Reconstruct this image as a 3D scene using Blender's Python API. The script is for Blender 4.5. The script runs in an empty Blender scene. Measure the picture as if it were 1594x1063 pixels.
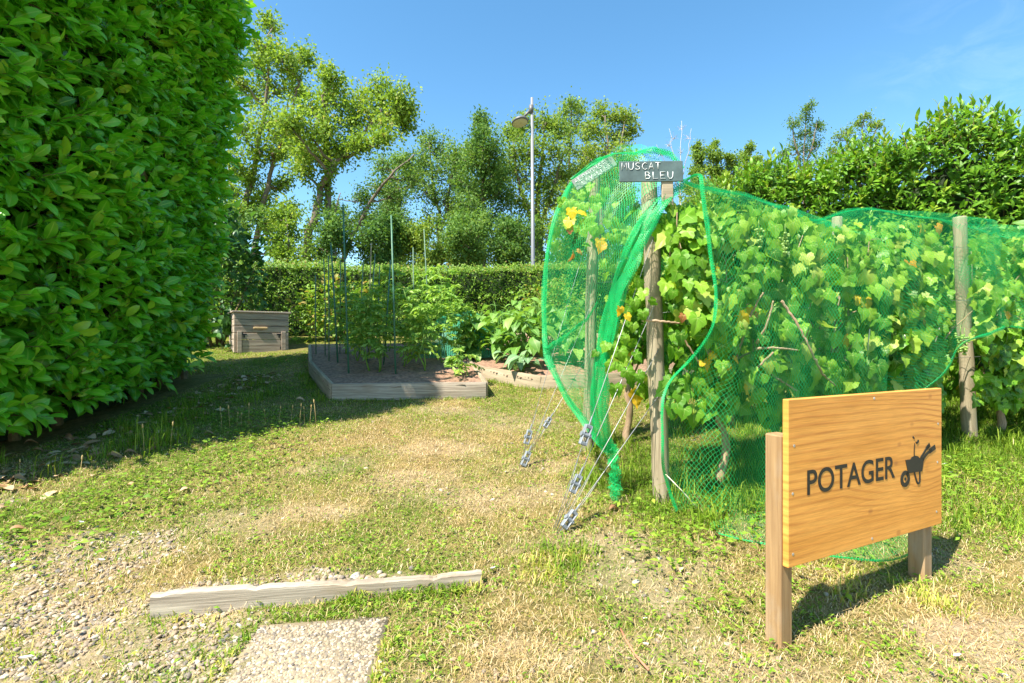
import bpy, math, random
import numpy as np
from mathutils import Vector

# ------------------------------------------------------------------ camera, sky, sun, exposure
EYE = 1.29
F = 800.0            # focal length in photo pixels (1594 wide)
scene = bpy.context.scene
col = scene.collection
cam_data = bpy.data.cameras.new("camera")
cam_data.sensor_fit = 'HORIZONTAL'
cam_data.sensor_width = 36.0
cam_data.lens = 36.0 * F / 1594.0
cam_data.clip_start = 0.05
cam_data.clip_end = 2000
cam = bpy.data.objects.new("camera", cam_data)
cam.location = (0, 0, EYE)
cam.rotation_euler = (math.radians(90), 0, 0)
col.objects.link(cam)
scene.camera = cam

SUN_EL = math.radians(56)
SUN_AZ = math.radians(229)          # clockwise from +Y, direction TO the sun (behind the camera, left)
to_sun = Vector((math.sin(SUN_AZ) * math.cos(SUN_EL), math.cos(SUN_AZ) * math.cos(SUN_EL), math.sin(SUN_EL)))
sun_d = bpy.data.lights.new("sun", 'SUN')
sun_d.energy = 4.4
sun_d.angle = math.radians(0.5)
sun_d.color = (1.0, 0.94, 0.84)
sun = bpy.data.objects.new("sun", sun_d)
sun.rotation_euler = to_sun.to_track_quat('Z', 'Y').to_euler()
sun.location = (-20, -20, 30)
col.objects.link(sun)

world = bpy.data.worlds.new("World")
scene.world = world
world.use_nodes = True
wn, wl = world.node_tree.nodes, world.node_tree.links
wn.clear()
w_out = wn.new('ShaderNodeOutputWorld')
w_bg = wn.new('ShaderNodeBackground')
w_sky = wn.new('ShaderNodeTexSky')
w_sky.sky_type = 'NISHITA'
w_sky.sun_disc = False
w_sky.sun_elevation = SUN_EL
w_sky.sun_rotation = SUN_AZ
w_sky.altitude = 300
w_sky.air_density = 1.0
w_sky.dust_density = 0.4
w_sky.ozone_density = 2.0
w_bg.inputs['Strength'].default_value = 0.1
# thin cirrus wisps, high on the right
w_tc = wn.new('ShaderNodeTexCoord')
w_map = wn.new('ShaderNodeMapping')
w_map.inputs['Rotation'].default_value = (0, 0, 0.5)
w_map.inputs['Scale'].default_value = (5, 9, 16)
w_no = wn.new('ShaderNodeTexNoise')
w_no.inputs['Scale'].default_value = 1.4
w_no.inputs['Detail'].default_value = 7
w_no.inputs['Roughness'].default_value = 0.62
w_no.inputs['Distortion'].default_value = 0.7
w_r = wn.new('ShaderNodeMapRange')
w_r.inputs[1].default_value = 0.46
w_r.inputs[2].default_value = 0.8
w_dot = wn.new('ShaderNodeVectorMath'); w_dot.operation = 'DOT_PRODUCT'
w_dot.inputs[1].default_value = Vector((0.97, 1.0, 0.52)).normalized()
w_m = wn.new('ShaderNodeMapRange')
w_m.inputs[1].default_value = 0.982
w_m.inputs[2].default_value = 0.999
w_mul = wn.new('ShaderNodeMath'); w_mul.operation = 'MULTIPLY'
w_mul2 = wn.new('ShaderNodeMath'); w_mul2.operation = 'MULTIPLY'
w_mul2.inputs[1].default_value = 0.09
w_mix = wn.new('ShaderNodeMix'); w_mix.data_type = 'RGBA'
w_mix.inputs[7].default_value = (6.5, 7.2, 8.2, 1)
w_hs = wn.new('ShaderNodeHueSaturation')
w_hs.inputs['Saturation'].default_value = 1.2
w_hs.inputs['Hue'].default_value = 0.488
wl.new(w_tc.outputs['Generated'], w_map.inputs[0]); wl.new(w_map.outputs[0], w_no.inputs['Vector'])
wl.new(w_no.outputs[0], w_r.inputs[0]); wl.new(w_tc.outputs['Generated'], w_dot.inputs[0])
wl.new(w_dot.outputs['Value'], w_m.inputs[0]); wl.new(w_r.outputs[0], w_mul.inputs[0]); wl.new(w_m.outputs[0], w_mul.inputs[1])
wl.new(w_mul.outputs[0], w_mul2.inputs[0]); wl.new(w_mul2.outputs[0], w_mix.inputs[0])
wl.new(w_sky.outputs[0], w_hs.inputs['Color']); wl.new(w_hs.outputs[0], w_mix.inputs[6])
wl.new(w_mix.outputs[2], w_bg.inputs['Color'])
wl.new(w_bg.outputs[0], w_out.inputs[0])

scene.view_settings.view_transform = 'Standard'
scene.view_settings.look = 'None'
scene.view_settings.exposure = 1.55
scene.view_settings.gamma = 1.0
scene.render.engine = 'CYCLES'
scene.cycles.max_bounces = 10
scene.cycles.diffuse_bounces = 6
scene.cycles.glossy_bounces = 2
scene.cycles.transmission_bounces = 6
scene.cycles.transparent_max_bounces = 24
scene.cycles.use_denoising = True

# ------------------------------------------------------------------ helpers
rng = np.random.default_rng(11)
R = random.Random(5)


def _hash(ix, iy, seed):
    n = (ix.astype(np.int64) * 374761393 + iy.astype(np.int64) * 668265263 + seed * 974711) & 0x7fffffff
    n = ((n ^ (n >> 13)) * 1274126177) & 0x7fffffff
    n = n ^ (n >> 16)
    return (n & 0xffff) / 65535.0


def vnoise(x, y, s, seed=0):
    x = np.asarray(x, float) / s; y = np.asarray(y, float) / s
    ix = np.floor(x); iy = np.floor(y)
    fx = x - ix; fy = y - iy
    fx = fx * fx * (3 - 2 * fx); fy = fy * fy * (3 - 2 * fy)
    a = _hash(ix, iy, seed); b = _hash(ix + 1, iy, seed); c = _hash(ix, iy + 1, seed); d = _hash(ix + 1, iy + 1, seed)
    return (a * (1 - fx) + b * fx) * (1 - fy) + (c * (1 - fx) + d * fx) * fy


def fbm(x, y, s, seed=0, o=3):
    t = 0; w = 0; a = 1.0
    for k in range(o):
        t = t + a * vnoise(x, y, s / 2 ** k, seed + 17 * k); w += a; a *= 0.5
    return t / w


def sstep(a, b, x):
    t = np.clip((np.asarray(x, float) - a) / (b - a), 0, 1)
    return t * t * (3 - 2 * t)


def G(x, y):
    """height of the ground"""
    x = np.asarray(x, float); y = np.asarray(y, float)
    z = np.where(y < 9, 0.14 * y, 1.26 + 0.14 * 1.5 * (1 - np.exp(-(np.maximum(y, 9) - 9) / 1.5)))
    z = np.where(y < 0, 0.10 * y, z)
    z = z - 0.9 * sstep(14, 45, y)
    near = np.exp(-np.maximum(np.hypot(x, y) - 8, 0) / 6)
    z = z + near * (0.05 * (fbm(x, y, 1.3, 3) - 0.5) + 0.022 * (fbm(x, y, 0.28, 8) - 0.5))
    z = np.maximum(z, -6 + 0 * z)
    return z


def P(px, py, d):
    return np.array([(px - 797) / F * d, d, EYE - (py - 531.5) / F * d])


def GP(px, py):
    """ground point seen at a pixel of the photo"""
    lo, hi = 0.5, 14.0
    for _ in range(50):
        m = (lo + hi) / 2
        p = P(px, py, m)
        if p[2] > float(G(p[0], p[1])): lo = m
        else: hi = m
    p = P(px, py, lo); p[2] = float(G(p[0], p[1]))
    return p


def norm(v):
    v = np.asarray(v, float)
    return v / np.maximum(np.linalg.norm(v, axis=-1, keepdims=True), 1e-9)


class MB:
    """collects geometry for ONE mesh object"""
    def __init__(self):
        self.v = []; self.f = []; self.n = 0
        self.tint = []; self.mid = []; self.lc = []; self.mi = []

    def add(self, V, Fs, tint=0.5, mid=1.0, lc=None, mi=0):
        V = np.asarray(V, float).reshape(-1, 3); k = len(V)
        self.v.append(V)
        if not isinstance(Fs, list): Fs = [Fs]
        for f in Fs:
            f = np.asarray(f, int)
            if f.ndim == 1: f = f[None]
            self.f.append(f + self.n); self.mi.append(np.full(len(f), mi))
        self.tint.append(np.broadcast_to(np.asarray(tint, float), (k,)))
        self.mid.append(np.broadcast_to(np.asarray(mid, float), (k,)))
        self.lc.append(V if lc is None else np.asarray(lc, float))
        self.n += k

    def build(self, name, mats, parent=None, loc=None, smooth=True):
        V = np.concatenate(self.v)
        if not isinstance(mats, (list, tuple)): mats = [mats]
        if parent is not None:
            loc = np.array(ROOT[parent.name])
            base = loc
        else:
            base = np.zeros(3) if loc is None else np.asarray(loc, float)
        me = bpy.data.meshes.new(name)
        nl = sum(f.size for f in self.f); nf = sum(len(f) for f in self.f)
        me.vertices.add(len(V)); me.loops.add(nl); me.polygons.add(nf)
        me.vertices.foreach_set('co', (V - base).astype(np.float32).ravel())
        me.loops.foreach_set('vertex_index', np.concatenate([f.ravel() for f in self.f]).astype(np.int32))
        tot = np.concatenate([np.full(len(f), f.shape[1]) for f in self.f])
        st = np.concatenate([[0], np.cumsum(tot)[:-1]])
        me.polygons.foreach_set('loop_start', st.astype(np.int32))
        me.polygons.foreach_set('material_index', np.concatenate(self.mi).astype(np.int32))
        me.polygons.foreach_set('use_smooth', np.full(nf, bool(smooth)))
        for m in mats: me.materials.append(m)
        a = me.attributes.new('tint', 'FLOAT', 'POINT'); a.data.foreach_set('value', np.concatenate(self.tint).astype(np.float32))
        a = me.attributes.new('mid', 'FLOAT', 'POINT'); a.data.foreach_set('value', np.concatenate(self.mid).astype(np.float32))
        a = me.attributes.new('lc', 'FLOAT_VECTOR', 'POINT'); a.data.foreach_set('vector', np.concatenate(self.lc).astype(np.float32).ravel())
        me.update(calc_edges=True)
        o = bpy.data.objects.new(name, me)
        col.objects.link(o)
        if parent is not None:
            o.parent = parent
            ROOT[o.name] = ROOT[parent.name]
        else:
            o.location = base
            ROOT[o.name] = tuple(base)
        return o

    # ---- shapes
    def box(self, c, size, ax=None, bev=0.004, tint=0.5, mi=0):
        """bevelled box; ax = three row vectors (length, thickness, height)"""
        c = np.asarray(c, float); h = np.asarray(size, float) / 2
        A = np.eye(3) if ax is None else np.asarray(ax, float)
        b = min(bev, h.min() * 0.9)
        V = []; idx = {}
        for sx in (-1, 1):
            for sy in (-1, 1):
                for sz in (-1, 1):
                    for k in range(3):
                        p = np.array([sx, sy, sz]) * (h - b); p[k] = (sx, sy, sz)[k] * h[k]
                        idx[(sx, sy, sz, k)] = len(V); V.append(p)
        V = np.array(V); q = []; t = []
        S = (-1, 1)
        for s in S:
            q.append([idx[(s, -1, -1, 0)], idx[(s, 1, -1, 0)], idx[(s, 1, 1, 0)], idx[(s, -1, 1, 0)]][::s])
            q.append([idx[(-1, s, -1, 1)], idx[(1, s, -1, 1)], idx[(1, s, 1, 1)], idx[(-1, s, 1, 1)]][::-s])
            q.append([idx[(-1, -1, s, 2)], idx[(1, -1, s, 2)], idx[(1, 1, s, 2)], idx[(-1, 1, s, 2)]][::s])
        for a in S:
            for d in S:
                q.append([idx[(-1, a, d, 1)], idx[(1, a, d, 1)], idx[(1, a, d, 2)], idx[(-1, a, d, 2)]][::-a * d])
                q.append([idx[(a, -1, d, 0)], idx[(a, 1, d, 0)], idx[(a, 1, d, 2)], idx[(a, -1, d, 2)]][::a * d])
                q.append([idx[(a, d, -1, 0)], idx[(a, d, 1, 0)], idx[(a, d, 1, 1)], idx[(a, d, -1, 1)]][::-a * d])
        for sx in S:
            for sy in S:
                for sz in S:
                    t.append([idx[(sx, sy, sz, 0)], idx[(sx, sy, sz, 1)], idx[(sx, sy, sz, 2)]][::sx * sy * sz])
        off = np.array([R.uniform(0, 9), R.uniform(0, 9), R.uniform(0, 9)])
        self.add(V @ A + c, [np.array(q), np.array(t)], tint=tint, lc=V + off, mi=mi)
        return self

    def tube(self, pts, rad, k=6, tint=0.5, cap=True, mi=0):
        pts = np.asarray(pts, float); n = len(pts)
        rad = np.broadcast_to(np.asarray(rad, float), (n,))
        d = np.gradient(pts, axis=0); d = norm(d)
        ref = np.array([0, 0, 1.0]) if abs(d[0][2]) < 0.9 else np.array([1.0, 0, 0])
        V = []; lc = []
        L = np.concatenate([[0], np.cumsum(np.linalg.norm(np.diff(pts, axis=0), axis=1))])
        u = norm(np.cross(d[0], ref))
        ang = np.arange(k) * 2 * math.pi / k
        o = R.uniform(0, 9)
        for i in range(n):
            u = u - d[i] * (u @ d[i]); u = norm(u); w = np.cross(d[i], u)
            ring = np.cos(ang)[:, None] * u + np.sin(ang)[:, None] * w
            V.append(pts[i] + ring * rad[i])
            lc.append(np.stack([np.full(k, L[i] + o), np.cos(ang) * rad[0], np.sin(ang) * rad[0]], 1))
        V = np.concatenate(V); lc = np.concatenate(lc)
        i = np.arange(n - 1)[:, None] * k; j = np.arange(k)[None]; jn = (j + 1) % k
        q = np.stack([i + j, i + jn, i + k + jn, i + k + j], -1).reshape(-1, 4)
        fs = [q]
        if cap: fs += [np.arange(k)[::-1][None], ((n - 1) * k + np.arange(k))[None]]
        self.add(V, fs, tint=tint, lc=lc, mi=mi)
        return self

    def leaves(self, T, Fc, pos, axis, nrm, size, tint, mid=None, width=1.0):
        """copies of one leaf shape: T (k,3) x across, y along, z out"""
        pos = np.asarray(pos, float); n = len(pos)
        if n == 0: return self
        y = norm(axis); z = nrm - y * np.sum(nrm * y, -1, keepdims=True); z = norm(z); x = np.cross(y, z)
        size = np.broadcast_to(np.asarray(size, float), (n,)); width = np.broadcast_to(np.asarray(width, float), (n,))
        V = pos[:, None] + size[:, None, None] * (T[None, :, 0:1] * width[:, None, None] * x[:, None] + T[None, :, 1:2] * y[:, None] + T[None, :, 2:3] * z[:, None])
        k = len(T)
        fs = [(np.asarray(f)[None] + (np.arange(n) * k)[:, None, None]).reshape(-1, np.asarray(f).shape[1]) for f in Fc]
        t = np.repeat(np.broadcast_to(np.asarray(tint, float), (n,)), k)
        m = np.tile(np.ones(k) if mid is None else mid, n)
        self.add(V.reshape(-1, 3), fs, tint=t, mid=m)
        return self


ROOT = {}


def tag(o, label=None, cat=None, group=None, kind=None):
    if label: o['label'] = label
    if cat: o['category'] = cat
    if group: o['group'] = group
    if kind: o['kind'] = kind
    return o


def thing(name, label, cat, loc, group=None):
    o = bpy.data.objects.new(name, None)
    o.empty_display_size = 0.1
    col.objects.link(o)
    o.location = tuple(float(c) for c in loc)
    ROOT[o.name] = tuple(float(c) for c in loc)
    return tag(o, label, cat, group)


def copy_tree(root, loc, rotz=0.0, label=None, scale=1.0):
    c = root.copy(); col.objects.link(c)
    c.location = tuple(float(q) for q in loc); c.rotation_euler = (0, 0, rotz); c.scale = (scale,) * 3
    if label: c['label'] = label
    for ch in root.children:
        d = ch.copy(); col.objects.link(d); d.parent = c
        for g in ch.children:
            e = g.copy(); col.objects.link(e); e.parent = d
    return c


def rvec(n, s=1.0):
    return rng.normal(0, s, (n, 3))


# ---- leaf shapes
def leaf_oval(wid=0.4, rows=5, curl=0.12, fold=0.10, tip=1.0, pw=0.85, full=0.75):
    T = []; m = []
    for i in range(rows + 1):
        t = i / rows
        w = wid * 0.5 * (max(0.0, math.sin(math.pi * (t ** pw))) ** full) * (1 - 0.15 * t * tip)
        if i == 0: w = 0.012
        if i == rows: w = 0.005
        z = -curl * (t - 0.3) ** 2 * 2.2
        T += [(-w, t, z + fold * w * 2), (0, t, z), (w, t, z + fold * w * 2)]; m += [1, 0, 1]
    f = []
    for i in range(rows):
        a = i * 3
        f += [(a, a + 1, a + 4, a + 3), (a + 1, a + 2, a + 5, a + 4)]
    return np.array(T, float), [np.array(f)], np.array(m, float)


def leaf_vine(seed=0):
    """five-lobed, toothed grape leaf; every variant is lobed, cupped and twisted differently"""
    q = random.Random(seed + 40)
    spec = [(20, 0.32), (38, 0.50), (54, 0.49), (66, 0.58), (80, 0.48), (92, 0.50), (102, 0.57), (110, 0.62), (120, 0.60), (131, 0.56), (140, 0.51), (150, 0.58), (160, 0.65), (171, 0.69), (180, 0.80)]
    out = [(0.0, 0.32)]
    def side(sg, rows): return [(sg * math.sin(math.radians(a)) * r * 0.95 * q.uniform(0.9, 1.08), 0.42 - math.cos(math.radians(a)) * r * q.uniform(0.93, 1.05)) for a, r in rows]
    out += side(1, spec) + side(-1, spec[:-1])[::-1]
    cup, fold, droop, tw = q.uniform(-0.25, 0.55), q.uniform(0.0, 0.5), q.uniform(0.15, 0.75), q.uniform(-0.3, 0.3)
    def z(x, y): return -cup * x * x + fold * abs(x) * 0.6 - droop * max(0, y - 0.3) ** 2 + tw * x * y + 0.035 * math.sin(9 * x + 7 * y + seed)
    ring = [(x * 0.55, 0.42 + (y - 0.42) * 0.55) for x, y in out]
    T = [(0, 0.42, 0.0)] + [(x, y, z(x, y)) for x, y in ring] + [(x, y, z(x, y)) for x, y in out]
    k = len(out)
    f3 = [(0, 1 + i, 1 + (i + 1) % k) for i in range(k)]
    f4 = [(1 + i, 1 + k + i, 1 + k + (i + 1) % k, 1 + (i + 1) % k) for i in range(k)]
    m = [0.0] + [0.55] * k + [1.0] * k
    for i, (x, y) in enumerate(out):          # main veins run to the lobe tips
        a = round(abs(math.degrees(math.atan2(x, 0.42 - y))))
        if a > 178 or abs(a - 111) < 5 or abs(a - 66) < 4: m[1 + i] = 0.0; m[1 + k + i] = 0.3
    return np.array(T, float), [np.array(f3), np.array(f4)], np.array(m)


def leaf_quad(w=0.55):
    return np.array([(0, 0, 0), (w / 2, 0.45, 0.06), (0, 1, -0.05), (-w / 2, 0.45, 0.06)], float), [np.array([(0, 1, 2, 3)])], None


LAUREL = leaf_oval(0.46, 8, 0.18, 0.10, 0.0, 1.12, 0.62)
LAUREL_LONG = leaf_oval(0.36, 6, 0.16, 0.12)
BROAD = leaf_oval(0.62, 5, 0.30, 0.10)
SMALL = leaf_oval(0.50, 2, 0.15, 0.15)
VINES = [leaf_vine(i) for i in range(6)]
VINE = VINES[0]
QUAD = leaf_quad(0.6)


# ------------------------------------------------------------------ materials
def new_mat(name):
    m = bpy.data.materials.new(name); m.use_nodes = True
    m.node_tree.nodes.clear()
    return m, m.node_tree.nodes, m.node_tree.links


def ramp(n, stops):
    r = n.new('ShaderNodeValToRGB')
    e = r.color_ramp.elements
    while len(e) < len(stops): e.new(0.5)
    for i, (p, c) in enumerate(stops):
        e[i].position = p; e[i].color = (*c, 1) if len(c) == 3 else c
    return r


def attr(n, name):
    a = n.new('ShaderNodeAttribute'); a.attribute_name = name
    return a


def math_n(n, l, op, a, b=None, clamp=False):
    m = n.new('ShaderNodeMath'); m.operation = op; m.use_clamp = clamp
    for i, v in enumerate((a, b)):
        if v is None: continue
        if isinstance(v, (int, float)): m.inputs[i].default_value = v
        else: l.new(v, m.inputs[i])
    return m.outputs[0]


def noise(n, l, vec, scale, detail=4, rough=0.55, dist=0.0):
    t = n.new('ShaderNodeTexNoise')
    t.inputs['Scale'].default_value = scale; t.inputs['Detail'].default_value = detail
    t.inputs['Roughness'].default_value = rough; t.inputs['Distortion'].default_value = dist
    if vec is not None: l.new(vec, t.inputs['Vector'])
    return t.outputs[0]


def mapping(n, l, vec, scale, rot=(0, 0, 0)):
    m = n.new('ShaderNodeMapping'); m.inputs['Scale'].default_value = scale; m.inputs['Rotation'].default_value = rot
    l.new(vec, m.inputs[0])
    return m.outputs[0]


def mixc(n, l, fac, a, b, mode='MIX'):
    m = n.new('ShaderNodeMix'); m.data_type = 'RGBA'; m.blend_type = mode
    if isinstance(fac, (int, float)): m.inputs[0].default_value = fac
    else: l.new(fac, m.inputs[0])
    for s, v in ((6, a), (7, b)):
        if isinstance(v, tuple): m.inputs[s].default_value = (*v, 1)
        else: l.new(v, m.inputs[s])
    return m.outputs[2]


def bump(n, l, h, strength=0.3, dist=0.01):
    b = n.new('ShaderNodeBump'); b.inputs['Strength'].default_value = strength; b.inputs['Distance'].default_value = dist
    l.new(h, b.inputs['Height'])
    return b.outputs[0]


def mat_leaf(name, stops, rough=0.4, trans=0.35, spec=0.5, vein=None, tcol=(1.5, 1.45, 0.7), nscale=18):
    m, n, l = new_mat(name)
    t = attr(n, 'tint'); r = ramp(n, stops)
    l.new(t.outputs['Fac'], r.inputs[0])
    c = r.outputs[0]
    tc = n.new('ShaderNodeTexCoord')
    nz = noise(n, l, tc.outputs['Object'], nscale, 2)
    v = math_n(n, l, 'MULTIPLY_ADD', nz, 0.5); n[-1].inputs[2].default_value = 0.75
    hs = n.new('ShaderNodeHueSaturation'); l.new(v, hs.inputs['Value']); l.new(c, hs.inputs['Color'])
    c = hs.outputs[0]
    if vein:
        a = attr(n, 'mid')
        f = n.new('ShaderNodeMapRange'); f.inputs[1].default_value = 0.03; f.inputs[2].default_value = 0.16; f.inputs[3].default_value = 0.75; f.inputs[4].default_value = 0.0
        l.new(a.outputs['Fac'], f.inputs[0])
        c = mixc(n, l, f.outputs[0], c, vein)
    p = n.new('ShaderNodeBsdfPrincipled'); l.new(c, p.inputs['Base Color'])
    p.inputs['Roughness'].default_value = rough; p.inputs['Specular IOR Level'].default_value = spec
    tr = n.new('ShaderNodeBsdfTranslucent')
    tcc = mixc(n, l, 1.0, c, tcol, 'MULTIPLY'); l.new(tcc, tr.inputs['Color'])
    mx = n.new('ShaderNodeMixShader'); mx.inputs[0].default_value = trans
    l.new(p.outputs[0], mx.inputs[1]); l.new(tr.outputs[0], mx.inputs[2])
    o = n.new('ShaderNodeOutputMaterial'); l.new(mx.outputs[0], o.inputs[0])
    return m


def mat_wood(name, dark, light, blotch=None, rough=0.8, sc=(2.0, 26, 26), fine=(5, 150, 150), bstr=0.35, crack=0.0):
    m, n, l = new_mat(name)
    a = attr(n, 'lc').outputs['Vector']
    g = noise(n, l, mapping(n, l, a, sc), 1.0, 5, 0.6, 0.6)
    fi = noise(n, l, mapping(n, l, a, fine), 1.0, 3, 0.6)
    s = math_n(n, l, 'ADD', math_n(n, l, 'MULTIPLY', g, 0.65), math_n(n, l, 'MULTIPLY', fi, 0.35))
    r = ramp(n, [(0.33, dark), (0.66, light)]); l.new(s, r.inputs[0])
    c = r.outputs[0]
    if blotch:
        b = noise(n, l, mapping(n, l, a, (3, 7, 7)), 1.0, 4)
        rb = n.new('ShaderNodeMapRange'); rb.inputs[1].default_value = 0.5; rb.inputs[2].default_value = 0.72; rb.inputs[4].default_value = 0.7
        l.new(b, rb.inputs[0]); c = mixc(n, l, rb.outputs[0], c, blotch)
    if crack:
        k = noise(n, l, mapping(n, l, a, (2.2, 60, 60)), 1.0, 2, 0.5, 0.3)
        rk = n.new('ShaderNodeMapRange'); rk.inputs[1].default_value = 0.68; rk.inputs[2].default_value = 0.72; rk.inputs[4].default_value = crack
        l.new(k, rk.inputs[0]); c = mixc(n, l, rk.outputs[0], c, tuple(q * 0.25 for q in dark))
    p = n.new('ShaderNodeBsdfPrincipled'); l.new(c, p.inputs['Base Color'])
    p.inputs['Roughness'].default_value = rough; p.inputs['Specular IOR Level'].default_value = 0.25
    l.new(bump(n, l, s, bstr, 0.004), p.inputs['Normal'])
    o = n.new('ShaderNodeOutputMaterial'); l.new(p.outputs[0], o.inputs[0])
    return m


def mat_plain(name, c, rough=0.5, metal=0.0, var=0.25, nscale=30, bstr=0.0, tint=None):
    m, n, l = new_mat(name)
    tc = n.new('ShaderNodeTexCoord')
    nz = noise(n, l, tc.outputs['Object'], nscale, 4)
    r = ramp(n, [(0.3, tuple(q * (1 - var) for q in c)), (0.7, tuple(min(1, q * (1 + var)) for q in c))]); l.new(nz, r.inputs[0])
    cc = r.outputs[0]
    if tint:
        t = attr(n, 'tint'); r2 = ramp(n, tint); l.new(t.outputs['Fac'], r2.inputs[0])
        cc = mixc(n, l, 0.5, r2.outputs[0], mixc(n, l, 1.0, r2.outputs[0], r.outputs[0], 'OVERLAY'))
    p = n.new('ShaderNodeBsdfPrincipled'); l.new(cc, p.inputs['Base Color'])
    p.inputs['Roughness'].default_value = rough; p.inputs['Metallic'].default_value = metal
    if bstr: l.new(bump(n, l, nz, bstr, 0.01), p.inputs['Normal'])
    o = n.new('ShaderNodeOutputMaterial'); l.new(p.outputs[0], o.inputs[0])
    return m


def mat_net(name, c, cell=0.024, string=0.0018, lo=0.0, hi=0.25):
    """knotted netting: strands around open diamonds, denser where it is gathered (tint)"""
    m, n, l = new_mat(name)
    a = attr(n, 'lc').outputs['Vector']
    wob = n.new('ShaderNodeTexNoise'); wob.inputs['Scale'].default_value = 7.0; wob.inputs['Detail'].default_value = 2
    l.new(a, wob.inputs['Vector'])
    vm = n.new('ShaderNodeVectorMath'); vm.operation = 'MULTIPLY_ADD'
    l.new(wob.outputs['Color'], vm.inputs[0]); vm.inputs[1].default_value = (0.05, 0.05, 0); l.new(a, vm.inputs[2])
    sx = n.new('ShaderNodeSeparateXYZ'); l.new(vm.outputs[0], sx.inputs[0])
    u = math_n(n, l, 'ADD', sx.outputs[0], math_n(n, l, 'MULTIPLY', sx.outputs[1], 0.55))
    v = math_n(n, l, 'SUBTRACT', sx.outputs[0], math_n(n, l, 'MULTIPLY', sx.outputs[1], 0.55))
    fs = []
    den = attr(n, 'tint').outputs['Fac']
    w = math_n(n, l, 'ADD', string / cell, math_n(n, l, 'MULTIPLY', den, hi))
    for q in (u, v):
        fr = math_n(n, l, 'FRACT', math_n(n, l, 'MULTIPLY', q, 1.0 / cell))
        d = math_n(n, l, 'ABSOLUTE', math_n(n, l, 'SUBTRACT', fr, 0.5))
        fs.append(math_n(n, l, 'LESS_THAN', d, w))
    mask = math_n(n, l, 'MAXIMUM', fs[0], fs[1])
    nz = noise(n, l, a, 4.0, 3)
    r = ramp(n, [(0.3, tuple(q * 0.75 for q in c)), (0.7, tuple(min(1, q * 1.2) for q in c))]); l.new(nz, r.inputs[0])
    df = n.new('ShaderNodeBsdfPrincipled'); l.new(r.outputs[0], df.inputs['Base Color']); df.inputs['Roughness'].default_value = 0.45
    tr = n.new('ShaderNodeBsdfTranslucent'); l.new(r.outputs[0], tr.inputs['Color'])
    m1 = n.new('ShaderNodeMixShader'); m1.inputs[0].default_value = 0.4
    l.new(df.outputs[0], m1.inputs[1]); l.new(tr.outputs[0], m1.inputs[2])
    tp = n.new('ShaderNodeBsdfTransparent')
    m2 = n.new('ShaderNodeMixShader'); l.new(mask, m2.inputs[0]); l.new(tp.outputs[0], m2.inputs[1]); l.new(m1.outputs[0], m2.inputs[2])
    o = n.new('ShaderNodeOutputMaterial'); l.new(m2.outputs[0], o.inputs[0])
    return m


M = {}
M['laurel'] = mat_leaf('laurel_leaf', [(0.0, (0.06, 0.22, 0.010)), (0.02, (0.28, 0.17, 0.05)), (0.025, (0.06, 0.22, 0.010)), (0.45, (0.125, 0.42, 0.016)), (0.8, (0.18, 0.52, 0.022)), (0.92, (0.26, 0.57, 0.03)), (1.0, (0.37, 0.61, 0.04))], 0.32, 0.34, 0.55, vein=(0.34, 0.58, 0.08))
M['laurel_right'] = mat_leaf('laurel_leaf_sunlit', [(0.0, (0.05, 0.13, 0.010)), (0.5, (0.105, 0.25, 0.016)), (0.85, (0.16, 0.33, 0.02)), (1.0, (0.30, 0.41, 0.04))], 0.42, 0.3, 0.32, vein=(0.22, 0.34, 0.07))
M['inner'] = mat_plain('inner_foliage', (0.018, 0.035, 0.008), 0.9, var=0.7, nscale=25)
M['twig'] = mat_plain('twig_bark', (0.16, 0.12, 0.05), 0.8, var=0.3)
M['hedge'] = mat_leaf('hedge_leaf', [(0.0, (0.07, 0.16, 0.018)), (0.5, (0.16, 0.30, 0.03)), (0.9, (0.25, 0.37, 0.05)), (1.0, (0.36, 0.28, 0.08))], 0.45, 0.36, 0.3)
M['shrub'] = mat_leaf('shrub_leaf', [(0.0, (0.03, 0.10, 0.018)), (0.6, (0.06, 0.17, 0.028)), (1.0, (0.14, 0.26, 0.04))], 0.45, 0.33)
M['tree_a'] = mat_leaf('poplar_leaf', [(0.0, (0.10, 0.19, 0.025)), (0.5, (0.19, 0.31, 0.04)), (0.9, (0.29, 0.40, 0.06)), (1.0, (0.36, 0.37, 0.09))], 0.6, 0.4, 0.2)
M['tree_b'] = mat_leaf('dark_tree_leaf', [(0.0, (0.06, 0.14, 0.03)), (0.5, (0.115, 0.225, 0.045)), (1.0, (0.22, 0.33, 0.07))], 0.6, 0.37, 0.2)
M['tree_c'] = mat_leaf('olive_tree_leaf', [(0.0, (0.10, 0.185, 0.028)), (0.5, (0.175, 0.29, 0.042)), (1.0, (0.30, 0.37, 0.065))], 0.6, 0.38, 0.2)
M['bark'] = mat_wood('tree_bark', (0.09, 0.07, 0.05), (0.26, 0.21, 0.15), rough=0.9, sc=(5, 20, 20), fine=(14, 60, 60), bstr=0.6)
M['dead'] = mat_plain('dead_bark', (0.45, 0.40, 0.36), 0.8)
M['vine'] = mat_leaf('vine_leaf', [(0.0, (0.05, 0.16, 0.010)), (0.25, (0.10, 0.27, 0.014)), (0.5, (0.18, 0.38, 0.022)), (0.74, (0.29, 0.47, 0.04)), (0.84, (0.42, 0.52, 0.09)), (0.90, (0.70, 0.52, 0.02)), (0.97, (0.72, 0.36, 0.025)), (1.0, (0.40, 0.15, 0.06))], 0.45, 0.40, 0.35, vein=(0.45, 0.56, 0.16), tcol=(1.4, 1.35, 0.6))
M['cane'] = mat_wood('vine_cane', (0.24, 0.15, 0.08), (0.46, 0.33, 0.21), rough=0.8, sc=(6, 60, 60), fine=(10, 120, 120))
M['grape'] = mat_plain('green_grape', (0.22, 0.34, 0.06), 0.35, var=0.2)
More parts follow.
